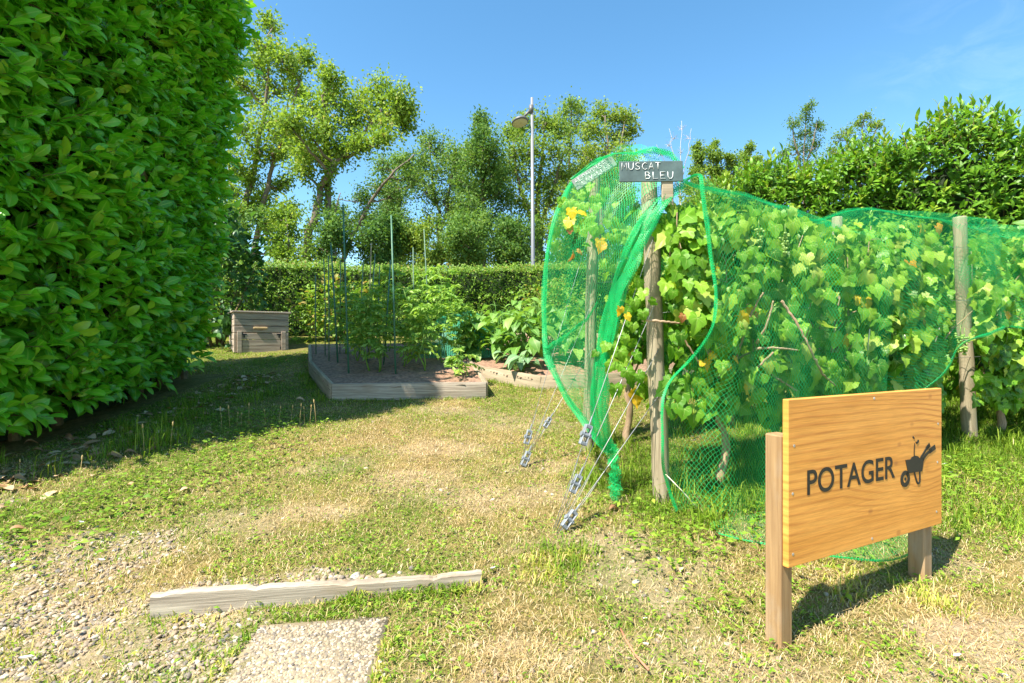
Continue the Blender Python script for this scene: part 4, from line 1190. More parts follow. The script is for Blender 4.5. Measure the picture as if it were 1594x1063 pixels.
build_lamp()


# ------------------------------------------------------------------ raised beds
def bed(label, poly, h, sink, boards, soil_mat, front_mat=None):
    c = np.mean(poly, 0); z0 = float(G(*c))
    root = thing('raised_bed', label, 'raised bed', (c[0], c[1], z0))
    for k, (i, j, ext) in enumerate(boards):
        a = np.array(poly[i]); b = np.array(poly[j]); d = norm(b - a); a2 = a - d * ext; b2 = b + d * ext
        m = MB(); plank(m, a2, b2, float(G(*a)) + h, float(G(*b)) + h, h + 0.12, 0.042, bev=0.006)
        m.build('board', M['grey_wood'] if (front_mat and k == 0) else M['bed_wood'], root)
    xs = np.arange(min(p[0] for p in poly), max(p[0] for p in poly) + .03, 0.03); ys = np.arange(min(p[1] for p in poly), max(p[1] for p in poly) + .03, 0.03)
    X, Y = np.meshgrid(xs, ys); I = inpoly(X, Y, poly)
    Z = G(X, Y) + h - sink + 0.035 * (fbm(X, Y, 0.35, 61) - 0.5) + 0.03 * (fbm(X, Y, 0.09, 62) - 0.5) + 0.012 * rng.random(X.shape)
    ny, nx = X.shape; ii = np.arange(ny - 1)[:, None] * nx + np.arange(nx - 1)[None]
    q = np.stack([ii, ii + 1, ii + nx + 1, ii + nx], -1).reshape(-1, 4); If = I.ravel(); q = q[If[q].any(1)]
    u = np.unique(q); remap = np.zeros(X.size, int); remap[u] = np.arange(len(u))
    m = MB(); m.add(np.stack([X, Y, Z], -1).reshape(-1, 3)[u], remap[q])
    m.build('soil', soil_mat, root)
    return root


SOIL = mat_plain('bed_soil', (0.25, 0.145, 0.09), 0.95, 0, 0.45, 28, 0.8)
bed('raised bed of tomatoes with a pale grey front board', BED1, 0.165, 0.035, [(0, 1, 0.0), (1, 2, -0.02), (2, 3, 0), (3, 4, 0.01), (4, 0, -0.022)], SOIL, True)
bed('raised bed of aubergines with a many sided board edge', BED2, 0.15, 0.04, [(0, 1, 0.01), (1, 2, 0.01), (2, 3, 0.01), (3, 4, 0.01), (4, 5, 0), (5, 6, 0), (6, 0, 0)], SOIL)


def soil_z(x, y, h): return float(G(x, y)) + h - 0.045


STAKES = [((534, 318), (543, 584), 0.011, 'tall green stake leaning at the front of the tomato bed'), ((515, 378), (526, 568), 0.011, 'dark green stake, leftmost at the front of the tomatoes'), ((609, 335), (616, 585), 0.011, 'tallest green stake at the front middle of the tomato bed'),
          ((660, 357), (669, 548), 0.009, 'green stake at the right end of the tomato bed'), ((584, 395), (572, 566), 0.009, 'left leaning green stake in the middle of the tomatoes'), ((608, 405), (597, 570), 0.009, 'left leaning green stake beside the tallest one'),
          ((643, 385), (646, 560), 0.008, 'thin stake left of the right end stake'), ((511, 398), (512, 563), 0.008, 'thin upright stake beside the dark leftmost front stake'), ((491, 428), (492, 553), 0.008, 'leftmost short stake at the back of the tomato bed'),
          ((504, 403), (506, 556), 0.008, 'second thin stake from the left at the back'), ((566, 405), (559, 556), 0.008, 'pale leaning stake left of the middle of the bed'), ((530, 405), (529, 552), 0.008, 'pale upright stake behind the tall leaning one'),
          ((591, 414), (585, 554), 0.008, 'short pale stake behind the middle stakes'), ((578, 378), (575, 556), 0.008, 'bamboo coloured stake between the two leaning ones')]
for (t, b, r, lab) in STAKES:
    lo, hi = 4.0, 8.6
    for _ in range(40):
        md = (lo + hi) / 2; q = P(*b, md)
        if q[2] > soil_z(q[0], q[1], 0.165): lo = md
        else: hi = md
    q = P(*b, lo); e = P(*t, lo + 0.05)
    m = MB(); m.tube([q - (e - q) * 0.06, q + (e - q) * 0.5 + np.array([R.uniform(-.012, .012), 0, 0]), e], [r * 1.0, r * 0.95, r * 0.8], 7)
    far = lo > 6.3 or 'pale' in lab
    o = m.build('garden_stake', M['brass'] if 'bamboo' in lab else M['stake_pale' if far else 'stake'], loc=q)
    tag(o, lab, 'garden stake', 'stakes in the tomato bed')


def tomato(c, h, lab, n=300, spread=0.21):
    h = h * 1.12
    z = soil_z(c[0], c[1], 0.165)
    root = thing('tomato_plant', lab, 'tomato plant', (c[0], c[1], z), 'tomato plants in the raised bed')
    st, lf = MB(), MB()
    for s in range(2):
        p = [np.array([c[0] + R.uniform(-.03, .03), c[1] + R.uniform(-.03, .03), z - 0.03])]
        for k in range(7): p.append(p[-1] + np.array([R.uniform(-.05, .05), R.uniform(-.05, .05), h / 7]))
        p = np.array(p); st.tube(p, np.linspace(0.009, 0.003, len(p)), 5)
        nb = 22 if h > 0.4 else 7
        for k in range(nb):
            t = 0.24 + 0.76 * (k + R.random()) / nb; b = np.array([np.interp(t * 7, range(8), p[:, j]) for j in range(3)])
            a = R.uniform(0, 6.283); L = spread * (1.15 - 0.55 * t) * R.uniform(0.7, 1.2)
            e = b + np.array([math.cos(a) * L, math.sin(a) * L, 0.05 - 0.10 * R.random()])
            br = curve(b, e, 0.18, 5, 0.02); st.tube(br, np.linspace(0.0035, 0.0015, 5), 3, cap=False)
            kk = 15; f = np.repeat(np.linspace(0.3, 1, 8), 2)[:kk]; sd = np.tile([1, -1], 8)[:kk]
            pos = np.stack([np.interp(f * 4, range(5), br[:, j]) for j in range(3)], 1)
            d = norm(e - b); side = norm(np.cross(d, [0, 0, 1.0]))
            ax = norm(side[None] * sd[:, None] + d[None] * 0.6 + rvec(kk, 0.3) - np.array([0, 0, 0.35]))
            lf.leaves(*SMALL[:2], pos, ax, norm(np.array([0, 0, 1.0]) + rvec(kk, 0.4)), rng.uniform(0.045, 0.095, kk), np.clip(rng.normal(0.5, 0.22, kk), 0, 1), mid=SMALL[2], width=0.9)
    lf.build('leaves', M['tomato_leaf'], root); st.build('stems', M['tomato_leaf'], root)


for (x, y, h, lab) in [(-1.52, 5.85, 0.72, 'front left tomato plant by the dark leaning stake'), (-1.30, 6.1, 0.85, 'leafy tomato plant behind the tall leaning stake'), (-1.95, 6.5, 0.8, 'tomato plant at the left of the bed'), (-2.3, 7.1, 0.9, 'tomato plant in the far left corner of the bed'),
                       (-1.0, 5.85, 0.7, 'bushy tomato plant at the foot of the tallest stake'), (-1.35, 6.7, 1.05, 'tall tomato plant in the middle of the bed'), (-1.75, 7.2, 1.1, 'tall tomato plant at the back of the bed'), (-0.85, 6.3, 0.9, 'tomato plant right of the middle'),
                       (-0.52, 5.62, 0.30, 'small straggly tomato plant near the right end of the front board'), (-0.95, 7.2, 1.05, 'tomato plant at the back right of the bed'), (-1.62, 5.9, 0.9, 'tomato plant tied to the leftmost front stake'), (-0.62, 6.6, 0.7, 'tomato plant by the right end stake'), (-1.25, 7.55, 1.1, 'tomato plant farthest back in the bed')]:
    tomato((x, y), h, lab)


def aubergine(c, h, lab, n=52, ls=0.20, name='aubergine_plant', mat='veg_leaf', group='broad leaved plants in the second bed', spread=0.30):
    z = soil_z(c[0], c[1], 0.17)
    root = thing(name, lab, 'vegetable plant', (c[0], c[1], z), group)
    st, lf = MB(), MB()
    for s in range(4):
        a = R.uniform(0, 6.283); tip = np.array([c[0] + math.cos(a) * spread * 0.5, c[1] + math.sin(a) * spread * 0.5, z + h * R.uniform(0.75, 1.0)])
        p = curve((c[0], c[1], z - 0.03), tip, 0.03, 6, 0.03); st.tube(p, np.linspace(0.011, 0.004, 6), 5)
        k = n // 4; f = 0.25 + 0.75 * rng.random(k)
        b = np.stack([np.interp(f * 5, range(6), p[:, j]) for j in range(3)], 1)
        an = rng.random(k) * 6.283; o = np.stack([np.cos(an), np.sin(an), 0.25 * rng.random(k)], 1)
        pet = b + o * 0.09
        for u, v in zip(b, pet): st.tube([u, (u + v) / 2 + [0, 0, .015], v], 0.0035, 3, cap=False)
        lf.leaves(BROAD[0], BROAD[1], pet, norm(o - np.array([0, 0, 0.45]) + rvec(k, 0.2)), norm(np.array([0, 0, 1.0]) + o * 0.45 + rvec(k, 0.3)), ls * rng.uniform(0.6, 1.2, k), np.clip(rng.normal(0.45, 0.2, k) + 0.15 * f, 0, 1), mid=BROAD[2])
    lf.build('leaves', M[mat], root); st.build('stems', M['veg_leaf'], root)


for (x, y, h, lab) in [(-0.42, 6.75, 0.55, 'leftmost aubergine plant next to the netted crop'), (-0.12, 6.55, 0.66, 'tall aubergine plant second from the left'), (0.18, 6.25, 0.62, 'aubergine plant behind the corner of the second bed'), (0.12, 6.95, 0.75, 'tallest aubergine plant at the back left'),
                       (0.48, 6.65, 0.72, 'aubergine plant behind the left curtain of netting'), (0.46, 7.4, 0.75, 'aubergine plant at the back of the second bed'), (-0.2, 7.4, 0.75, 'aubergine plant behind the leftmost ones'), (0.85, 6.9, 0.62, 'aubergine plant seen through the net between the posts'), (-0.55, 7.05, 0.6, 'aubergine plant in front of the hump of crop net'), (0.75, 6.3, 0.55, 'aubergine plant right of the pale squash, behind the netting'), (0.2, 7.9, 0.8, 'aubergine plant farthest back in the second bed'), (0.9, 7.9, 0.75, 'aubergine plant at the far back seen through the net')]:
    aubergine((x, y), h, lab)
aubergine((0.12, 5.92, ), 0.26, 'low pale leaved squash plant spilling toward the front board', 20, 0.19, 'squash_plant', 'cabbage', None, 0.34)
for (x, y, lab) in [(-0.75, 7.0, 'blue green cabbage at the left end under the low crop net'), (-0.42, 7.4, 'blue green cabbage in the middle under the low crop net'), (-0.95, 7.55, 'blue green cabbage at the back under the low crop net')]:
    aubergine((x, y), 0.3, lab, 28, 0.22, 'cabbage', 'cabbage', 'cabbages under the crop net', 0.3)
for (x, y, lab) in [(1.25, 6.5, 'low leafy vegetable seen between the round posts'), (1.85, 6.9, 'low leafy vegetable behind the netted vine trunk'), (1.5, 7.5, 'vegetable plant farther back between the posts'), (2.3, 7.5, 'vegetable plant at the right end of the second bed')]:
    aubergine((x, y), 0.4, lab, 30, 0.16, 'vegetable_plant', 'veg_leaf', 'low vegetables in the second bed', 0.3)


def build_crop_net():
    c = np.array([-0.72, 7.25]); z = soil_z(*c, 0.17)
    nu, nv = 40, 40; V = []; lc = []
    for i in range(nu):
        for j in range(nv):
            u = i / (nu - 1) * 2 - 1; v = j / (nv - 1) * 2 - 1
            x = c[0] + u * 0.62; y = c[1] + v * 0.62
            hh = 0.50 * max(0, 1 - abs(u) ** 3.2) * max(0, 1 - abs(v) ** 3.2) * (0.86 + 0.3 * float(fbm(x, y, 0.35, 71)))
            V.append((x, y, soil_z(x, y, 0.17) + 0.02 + hh)); lc.append((u * 0.8 + hh, v * 0.8 + hh, 0))
    q = [(i * nv + j, (i + 1) * nv + j, (i + 1) * nv + j + 1, i * nv + j + 1) for i in range(nu - 1) for j in range(nv - 1)]
    V = np.array(V)
    m = MB(); m.add(V, np.array(q), tint=np.clip(0.3 + 0.9 * (fbm(V[:, 0], V[:, 1], 0.3, 4) - 0.4), 0, 1), lc=lc)
    tag(m.build('crop_net', M['blue_net'], loc=(c[0], c[1], z)), 'low hump of blue green netting over cabbages in the second bed', 'netting')


build_crop_net()


# ------------------------------------------------------------------ compost box
def build_box():
    a = P(364, 548, 7.85); b = P(449, 548, 8.28); z = float(G(a[0], 8.0)) - 0.01
    a[2] = b[2] = z; ux = norm((b - a) * [1, 1, 0]); uy = np.array([-ux[1], ux[0], 0]); uz = np.array([0, 0, 1.0]); A = [ux, uy, uz]
    W = np.linalg.norm((b - a)[:2]); D = 0.75; H = 0.62
    c0 = (a + b) / 2; root = thing('compost_box', 'grey weathered slatted compost box with a hinged lower flap', 'compost box', c0 + uy * D / 2)
    def at(x, y, zz): return c0 + ux * x + uy * y + uz * zz
    m = MB(); n = 6; hh = H / n
    for k in range(n):
        zz = hh * (k + 0.5)
        if k >= 3: m.box(at(R.uniform(-.006, .006), 0.011 + R.uniform(-.003, .003), zz), (W, 0.022, hh - 0.008), A, 0.003)
        m.box(at(0, D - 0.011, zz), (W, 0.022, hh - 0.008), A, 0.003)
        for s in (-1, 1): m.box(at(s * (W / 2 - 0.011), D / 2, zz), (D - 0.048, 0.022, hh - 0.008), [uy, -ux, uz], 0.003)
    m.box(at(0, 0.09, 0.02), (W - 0.06, 0.02, 0.03), A)
    m.build('side_boards', M['box_wood'], root, smooth=False)
    for s in (-1, 1):
        m = MB(); m.box(at(s * (W / 2 - 0.075), -0.012, 0.165), (0.062, 0.022, 0.33), A, 0.003); m.build('upright_batten', M['box_wood'], root, smooth=False)
        m = MB(); m.box(at(s * (W / 2 - 0.022), 0.009, 0.155), (0.042, 0.02, 0.30), A, 0.003); m.build('corner_post', M['box_wood'], root, smooth=False)
    m = MB()
    for k in range(3): m.box(at(0, 0.002, 0.05 + 0.102 * k), (W - 0.225, 0.022, 0.096), A, 0.003)
    fl = m.build('flap', M['box_wood'], root, smooth=False)
    for s in (-1, 1):
        m = MB(); m.box(at(s * 0.25, -0.009, 0.285), (0.075, 0.006, 0.02), A, 0.001); m.box(at(s * 0.25, -0.010, 0.262), (0.022, 0.005, 0.06), A, 0.001); m.build('hinge', M['iron'], fl, smooth=False)
    m = MB(); m.box(at(0.30, -0.010, 0.07), (0.075, 0.01, 0.04), A, 0.002); m.box(at(0.30, -0.018, 0.07), (0.03, 0.01, 0.02), A, 0.002); m.build('latch', M['iron'], fl, smooth=False)
    m = MB(); m.box(at(-0.02, -0.014, 0.385), (0.20, 0.03, 0.03), A, 0.006); m.build('handle', M['brass'], root, smooth=False)
    m = MB()
    for k in range(5): m.box(at(R.uniform(-.006, .006), -0.03 + (D + 0.06) * (k + .5) / 5, H + 0.013), (W + 0.06, (D + 0.06) / 5 - 0.004, 0.024), A, 0.003)
    m.build('lid', M['box_wood'], root, smooth=False)


build_box()

# ------------------------------------------------------------------ vineyard rows
def rowp(row, t, off=0.0, h=0.0):
    p = row + ROW_U * t + ROW_N * off
    return np.array([p[0], p[1], float(G(p[0], p[1])) + h])


def round_post(label, b, top, r):
    b, top = np.asarray(b, float), np.asarray(top, float)
    d = norm(top - b)
    m = MB(); n = 14
    t = np.linspace(0, 1, n)[:, None]
    p = b - d * 0.12 + (top - b + d * 0.12) * t
    p[1:-1] += rng.normal(0, 0.0025, (n - 2, 3))
    rad = r * (1.04 - 0.10 * t[:, 0]) * rng.uniform(0.975, 1.025, n)
    rad = np.concatenate([rad, [rad[-1] * 0.9]]); p = np.concatenate([p, [top + d * 0.012]])
    m.tube(p, rad, 14)
    return tag(m.build('vine_post', M['post'], loc=b), label, 'post', 'round wooden posts of the vine rows')


A_b = GP(1030, 778); A_t = P(1010, 272, A_b[1] + 0.0)
round_post('thick round vine post carrying the blue slate name plate, nearest to the path', A_b, A_t, 0.047)
B_b = GP(1509, 680); B_t = P(1494, 340, B_b[1])
round_post('round vine post rising behind the right end of the wooden sign', B_b, B_t, 0.047)
C_b = GP(915, 700); C_t = P(926, 268, C_b[1] - 0.02)
round_post('round vine post inside the left curtain of netting', C_b, C_t, 0.042)
q = rowp(ROW2, 5.15); round_post('far vine post at the right edge of the photo', q, q + [0, 0, 1.5], 0.05)
q = rowp(ROW2, 2.6); round_post('vine post of the second row half hidden by the nearer leaves', q, q + [0, 0, 1.75], 0.045)
ROW1z = float(A_b[1])


def trellis(label, row, t0, t1, h):
    pts = [rowp(row, t, 0.03, h + 0.01 * math.sin(3 * t)) for t in np.linspace(t0, t1, 24)]
    m = MB(); m.tube(pts, 0.0016, 5)
    tag(m.build('trellis_wire', M['wire'], loc=pts[0]), label, 'wire', 'trellis wires of the vine rows')


trellis('lowest trellis wire of the front vine row', ROW1, 0.02, 5.2, 0.62)
trellis('middle trellis wire of the front vine row', ROW1, 0.02, 5.2, 1.05)
trellis('upper trellis wire of the front vine row', ROW1, 0.02, 5.2, 1.45)
trellis('lower trellis wire of the second vine row', ROW2, 0.02, 5.15, 0.62)
trellis('upper trellis wire of the second vine row', ROW2, 0.02, 5.15, 1.2)


def smooth3(pts):
    pts = np.asarray(pts, float); n = len(pts); t = np.arange(n); tt = np.linspace(0, n - 1, 3 * (n - 1) * 4 + 1)
    p = np.stack([np.interp(tt, t, pts[:, k]) for k in range(3)], 1)
    for _ in range(5): p[1:-1] = (p[:-2] + 2 * p[1:-1] + p[2:]) / 4
    p[1:-1] += rng.normal(0, 0.0015, (len(p) - 2, 3))
    return p


def vine(label, row, t0, ta, tb, h0, h1, n, group, left_end=False, lsize=0.076, thick=0.30, special=(), canes_px=()):
    b = rowp(row, t0)
    root = thing('grape_vine', label, 'grape vine', b, group)
    wood, fol, yel = MB(), MB(), MB()
    # gnarled trunk
    p = [b - [0, 0, 0.06]]
    H = 0.58 + R.uniform(-.05, .08)
    for k in range(8): p.append(b + np.array([R.uniform(-.022, .022), R.uniform(-.022, .022), H * (k + 1) / 8]))
    wood.tube(p, np.array([0.034, 0.028, 0.024, 0.026, 0.020, 0.022, 0.017, 0.018, 0.014]), 8)
    head = p[-1]; canes = []
    for k in range(9):
        e = rowp(row, ta + (tb - ta) * (k + R.random()) / 9, R.uniform(-.16, .22), R.uniform(0.95, h1))
        c = curve(head if k % 2 else p[-3], e, R.uniform(-.12, .05), 9, 0.025); wood.tube(c, np.linspace(0.008, 0.0025, 9), 5); canes.append(c)
    n = int(n * 2.15)
    for pl in canes_px:
        wood.tube(smooth3([P(*a) for a in pl]), np.linspace(0.0085, 0.005, 3 * (len(pl) - 1) * 4 + 1), 6)
    # leaves, thick hanging curtains with ragged gaps
    t = rng.uniform(ta, tb, n * 3); h = h0 - 0.10 + (h1 - h0 + 0.10) * rng.random(n * 3)
    d = 0.75 * fbm(t + row[0] * 3, h + row[1], 0.22, 91, 3) + 0.30 * rng.random(n * 3)
    ok = np.argsort(-(d + 0.18 * rng.random(n * 3)))[:n]
    t, h = t[ok], h[ok]; k = len(t)
    side = np.where(rng.random(k) < 0.68, 1.0, -1.0)
    off = side * thick * (0.3 + 0.75 * rng.random(k) ** 0.7) * (0.45 + 0.55 * np.sin(np.clip((h - h0) / (h1 - h0), 0, 1) * 2.7 + 0.3))
    if row is ROW1:      # the post stands clear of the leaves
        g = ~((off > -0.02) & (np.abs(t + off * 2.02 - 2.83) < 0.2))
        g &= ~((t < 0.72) & (h < 0.72 - 0.25 * rng.random(k)))
        t, h, side, off = t[g], h[g], side[g], off[g]; k = len(t)
    base = row + ROW_U * t[:, None] + ROW_N * off[:, None]; base[:, 2] = G(base[:, 0], base[:, 1]) + h
    nr = norm(ROW_N * (side * 0.75)[:, None] + np.array([0, 0, 0.62]) + np.array([-0.25, -0.25, 0]) + rvec(k, 0.38))
    ax = norm(np.array([0, 0, -0.9]) + ROW_N * (side * 0.35)[:, None] + ROW_U * rng.normal(0, 0.55, k)[:, None] + rvec(k, 0.25))
    tint = np.clip(rng.normal(0.36, 0.25, k) + 0.14 * (h - h0) / (h1 - h0), 0, 0.84)
    yl = rng.random(k) < 0.012; tint = np.where(yl, rng.uniform(0.88, 1.0, k), tint)
    sz_ = lsize * rng.uniform(0.5, 1.35, k); vi = rng.integers(0, 6, k)
    for q in range(6):
        s_ = vi == q
        fol.leaves(VINES[q][0], VINES[q][1], base[s_], ax[s_], nr[s_], sz_[s_], tint[s_], mid=VINES[q][2], width=rng.uniform(0.85, 1.1, s_.sum()))
    # leaf stalks
    for i in rng.integers(0, k, min(k, 120)):
        c = canes[R.randint(0, 8)]; j = int(np.argmin(np.linalg.norm(c - base[i], axis=1)))
        if np.linalg.norm(c[j] - base[i]) < 0.3: wood.tube([c[j], (c[j] + base[i]) / 2 + [0, 0, 0.02], base[i]], 0.0017, 3, cap=False)
    for (px, py, dd, s, tn, ang) in special:
        q = P(px, py, dd); a = math.radians(ang)
        VV = VINES[R.randint(0, 5)]
        yel.leaves(VV[0], VV[1], q[None] + rvec(1, 0.004), np.array([[math.sin(a), -0.25, -math.cos(a)]]), norm(np.array([[0.05, -0.8, 0.5]]) + rvec(1, 0.3)), s * (0.85 if tn > 0.84 else 0.74), min(tn, 1.0) if tn > 0.84 else tn - 0.12, mid=VV[2])
    fol.build('foliage', M['vine'], root); wood.build('trunk_and_canes', M['cane'], root)
    if special: tag(yel.build('withered_leaves', M['vine'], root, smooth=False), 'yellow and brown withering leaves')
    for g in range(3):
        q = rowp(row, R.uniform(ta + .1, tb - .1), thick * R.uniform(0.7, 1.0), R.uniform(h0 + 0.35, h1 - 0.15)); gm = MB()
        for i in range(34):
            z = R.random(); r = 0.032 * (1 - 0.75 * z) * math.sqrt(R.random()); a = R.uniform(0, 6.283)
            gm.add(ICO_V * 0.0085 + q + np.array([r * math.cos(a), r * math.sin(a), -0.13 * z]), ICO_F)
        gm.tube([q + [0, 0, 0.05], q - [0, 0, 0.02]], 0.002, 4)
        gm.build('grape_bunch', M['grape'], root)


SP1 = [(1127, 562, 2.70, 0.065, 0.93, 10), (1115, 550, 2.72, 0.05, 0.90, -40), (1138, 556, 2.70, 0.05, 0.96, 60), (966, 474, 2.66, 0.055, 0.94, 0), (972, 486, 2.65, 0.05, 0.91, 30), (1065, 487, 2.66, 0.05, 1.0, -20), (1072, 478, 2.67, 0.05, 0.82, 40), (1165, 478, 2.85, 0.05, 0.90, 0), (1172, 485, 2.85, 0.04, 0.99, 50), (1088, 495, 2.7, 0.045, 0.93, 20)]
SP1 += [(985, 350, 2.78, .085, .62, -10), (1040, 330, 2.78, .09, .55, 10), (1062, 350, 2.76, .09, .7, 0), (1045, 372, 2.74, .09, .6, -25), (1075, 385, 2.72, .09, .5, 15), (1050, 405, 2.72, .09, .66, 0), (1080, 420, 2.7, .09, .45, 30), (1060, 440, 2.7, .085, .7, -20), (1085, 455, 2.7, .085, .55, 10), (1040, 450, 2.74, .08, .6, 0),
        (990, 430, 2.72, .08, .68, 10), (1002, 445, 2.7, .085, .82, -15), (985, 462, 2.7, .085, .60, 20), (998, 480, 2.69, .08, .5, 0), (965, 540, 2.72, .10, .58, 10), (955, 560, 2.72, .09, .62, -25), (975, 570, 2.70, .10, .45, 15), (958, 595, 2.71, .10, .5, 0), (985, 545, 2.74, .09, .35, 40), (945, 530, 2.75, .08, .6, -30), (972, 520, 2.74, .08, .7, 5), (985, 500, 2.74, .07, .66, 0),
        (1055, 540, 2.72, .08, .6, 0), (1098, 520, 2.7, .09, .6, 15), (1110, 500, 2.72, .09, .7, -10), (1050, 512, 2.72, .08, .55, -20)]
SP1 += [(x + R.uniform(-16, 16), y + R.uniform(-18, 18), d + R.uniform(0.0, 0.08), s_ * R.uniform(0.7, 1.1), R.uniform(0.25, 0.8), a + R.uniform(-40, 40)) for (x, y, d, s_, tn_, a) in SP1[10:]] * 1
vine('front row grape vine with a pale twisted trunk just right of the thick round post', ROW1, 0.48, -0.04, 1.05, 0.50, 1.66, 800, 'grape vines of the front row', special=SP1, canes_px=[
    [(1128, 650, 3.0), (1136, 600, 2.95), (1150, 545, 2.86), (1168, 490, 2.78), (1188, 455, 2.74)], [(1178, 535, 2.84), (1194, 505, 2.76), (1204, 468, 2.73)],
    [(1128, 650, 3.0), (1112, 620, 2.9), (1098, 592, 2.82), (1086, 560, 2.76), (1060, 520, 2.73)], [(1150, 590, 2.9), (1176, 575, 2.8), (1204, 548, 2.74)],
    [(1000, 498, 2.70), (1030, 500, 2.69), (1058, 503, 2.70)]])
vine('front row grape vine behind the left half of the wooden sign', ROW1, 1.42, 0.90, 1.95, 0.42, 1.60, 760, 'grape vines of the front row', canes_px=[
    [(1216, 468, 2.80), (1240, 502, 2.79), (1262, 545, 2.80), (1280, 582, 2.86), (1300, 600, 3.0)], [(1176, 542, 2.80), (1204, 541, 2.78), (1242, 545, 2.80)], [(1180, 572, 2.84), (1215, 592, 2.84), (1240, 608, 2.9)]])
vine('front row grape vine beside the post behind the sign, left of that post', ROW1, 2.4, 1.9, 2.85, 0.45, 1.62, 600, 'grape vines of the front row')
vine('front row grape vine just right of the post behind the sign', ROW1, 3.35, 2.85, 3.8, 0.40, 1.55, 600, 'grape vines of the front row')
vine('front row grape vine cut by the right edge of the photo', ROW1, 4.25, 3.8, 4.8, 0.40, 1.5, 560, 'grape vines of the front row')
SP2 = [(888, 322, 3.42, 0.085, 0.90, 10), (893, 336, 3.42, 0.09, 0.88, -30), (880, 345, 3.42, 0.085, 0.84, 30), (898, 328, 3.40, 0.07, 0.92, 70), (932, 368, 3.40, 0.085, 0.93, 10), (940, 376, 3.39, 0.075, 0.97, -30), (892, 390, 3.42, 0.07, 1.0, 0), (898, 388, 3.42, 0.05, 0.99, 70), (888, 352, 3.40, 0.05, 1.0, 0)]
SP2 = [(x, y, 3.05, s_ * 0.95, tn_, a) for (x, y, d, s_, tn_, a) in SP2]
SP2 += [(872, 330, 3.45, .10, .78, 20), (866, 352, 3.45, .10, .76, 0), (905, 312, 3.45, .10, .72, -20), (915, 330, 3.42, .11, .66, 10), (922, 345, 3.4, .11, .6, 0), (905, 352, 3.42, .10, .70, 25), (930, 315, 3.45, .10, .74, -10), (945, 340, 3.45, .09, .62, 0), (925, 300, 3.45, .09, .7, 20), (950, 318, 3.45, .09, .5, -20), (860, 372, 3.46, .09, .76, 10), (885, 308, 3.46, .10, .72, 0), (940, 290, 3.46, .09, .66, 0), (915, 372, 3.42, .09, .3, 60), (955, 360, 3.45, .09, .55, 0), (938, 400, 3.45, .07, .76, 0), (922, 284, 3.46, .09, .7, -30), (900, 298, 3.45, .09, .76, 30), (875, 312, 3.46, .08, .7, 0), (955, 335, 3.45, .08, .72, 15), (912, 340, 3.44, .1, .8, -15)]
SP2 += [(x + R.uniform(-14, 14), y + R.uniform(-14, 14), d + R.uniform(0.0, 0.08), s_ * R.uniform(0.7, 1.1), R.uniform(0.35, 0.82), a + R.uniform(-40, 40)) for (x, y, d, s_, tn_, a) in SP2[9:]]
assert len(SP2) > 20
vine('second row grape vine with big yellow and rust leaves under the slanted slate plate', ROW2, 0.35, 0.18, 0.85, 0.75, 1.62, 330, 'grape vines of the second row', special=SP2, thick=0.2)
vine('second row grape vine seen behind the thick round post', ROW2, 1.35, 0.85, 1.85, 0.62, 1.55, 420, 'grape vines of the second row', thick=0.2)
vine('second row grape vine hidden behind the front row above the sign', ROW2, 2.3, 1.8, 2.8, 0.5, 1.5, 420, 'grape vines of the second row', thick=0.2)
vine('second row grape vine behind the post at the right of the sign', ROW2, 3.3, 2.8, 3.9, 0.5, 1.5, 420, 'grape vines of the second row', thick=0.2)
vine('last second row grape vine toward the right edge', ROW2, 4.4, 3.9, 5.1, 0.5, 1.5, 420, 'grape vines of the second row', thick=0.2)


# ------------------------------------------------------------------ netting
def grid_mesh(mb, V, lc, tint, mi=0):
    a, b = V.shape[:2]
    i = np.arange(a - 1)[:, None] * b + np.arange(b - 1)[None]
    mb.add(V.reshape(-1, 3), np.stack([i, i + 1, i + b + 1, i + b], -1).reshape(-1, 4), tint=np.broadcast_to(tint, V.shape[:2]).ravel(), lc=lc.reshape(-1, 3), mi=mi)


def hem(mb, pts, r, k=0.62, seed=0):
    """bunched edge of a net: several crumpled, uneven plies of mesh lying on each other"""
    pts = np.asarray(pts, float); t = np.linspace(0, 1, len(pts)); n = 110; tt = np.linspace(0, 1, n)
    p = np.stack([np.interp(tt, t, pts[:, q]) for q in range(3)], 1)
    for _ in range(4): p[1:-1] = (p[:-2] + 2 * p[1:-1] + p[2:]) / 4
    d = norm(np.gradient(p, axis=0))
    rr = k * np.interp(tt, np.linspace(0, 1, len(np.atleast_1d(r))), np.atleast_1d(r))
    u = norm(np.cross(d, np.array([0.15, -1.0, 0.1]))); w = np.cross(d, u)
    Ls = np.concatenate([[0], np.cumsum(np.linalg.norm(np.diff(p, axis=0), axis=1))])
    for ply in range(3):
        c = p + u * (rr * (1.1 * (vnoise(tt * 11, tt * 0 + ply, 1, seed + ply) - 0.5)))[:, None] + w * (rr * 0.9 * (vnoise(tt * 13, tt * 0 + ply, 1, seed + 40 + ply) - 0.5))[:, None]
        ang = 1.5 * (vnoise(tt * 8, tt * 0 + ply * 3, 1, seed + 70) - 0.5) + ply * 0.25
        wd = rr * (0.75 + 0.8 * vnoise(tt * 17, tt * 0 + ply, 1, seed + 90))
        V = np.zeros((n, 5, 3)); lc = np.zeros((n, 5, 3))
        for j, a in enumerate(np.linspace(-1, 1, 5)):
            bend = (0.5 * (a * a) + 0.25 * math.sin(3 * a + ply)) * rr
            V[:, j] = c + (u * np.cos(ang)[:, None] + w * np.sin(ang)[:, None]) * (a * wd)[:, None] + w * bend[:, None]
            lc[:, j] = np.stack([Ls, a * wd * 1.2 + ply, 0 * Ls], 1)
        grid_mesh(mb, V, lc, 0.4 + 0.5 * vnoise(tt * 9, tt * 0 + ply, 1, seed)[:, None])


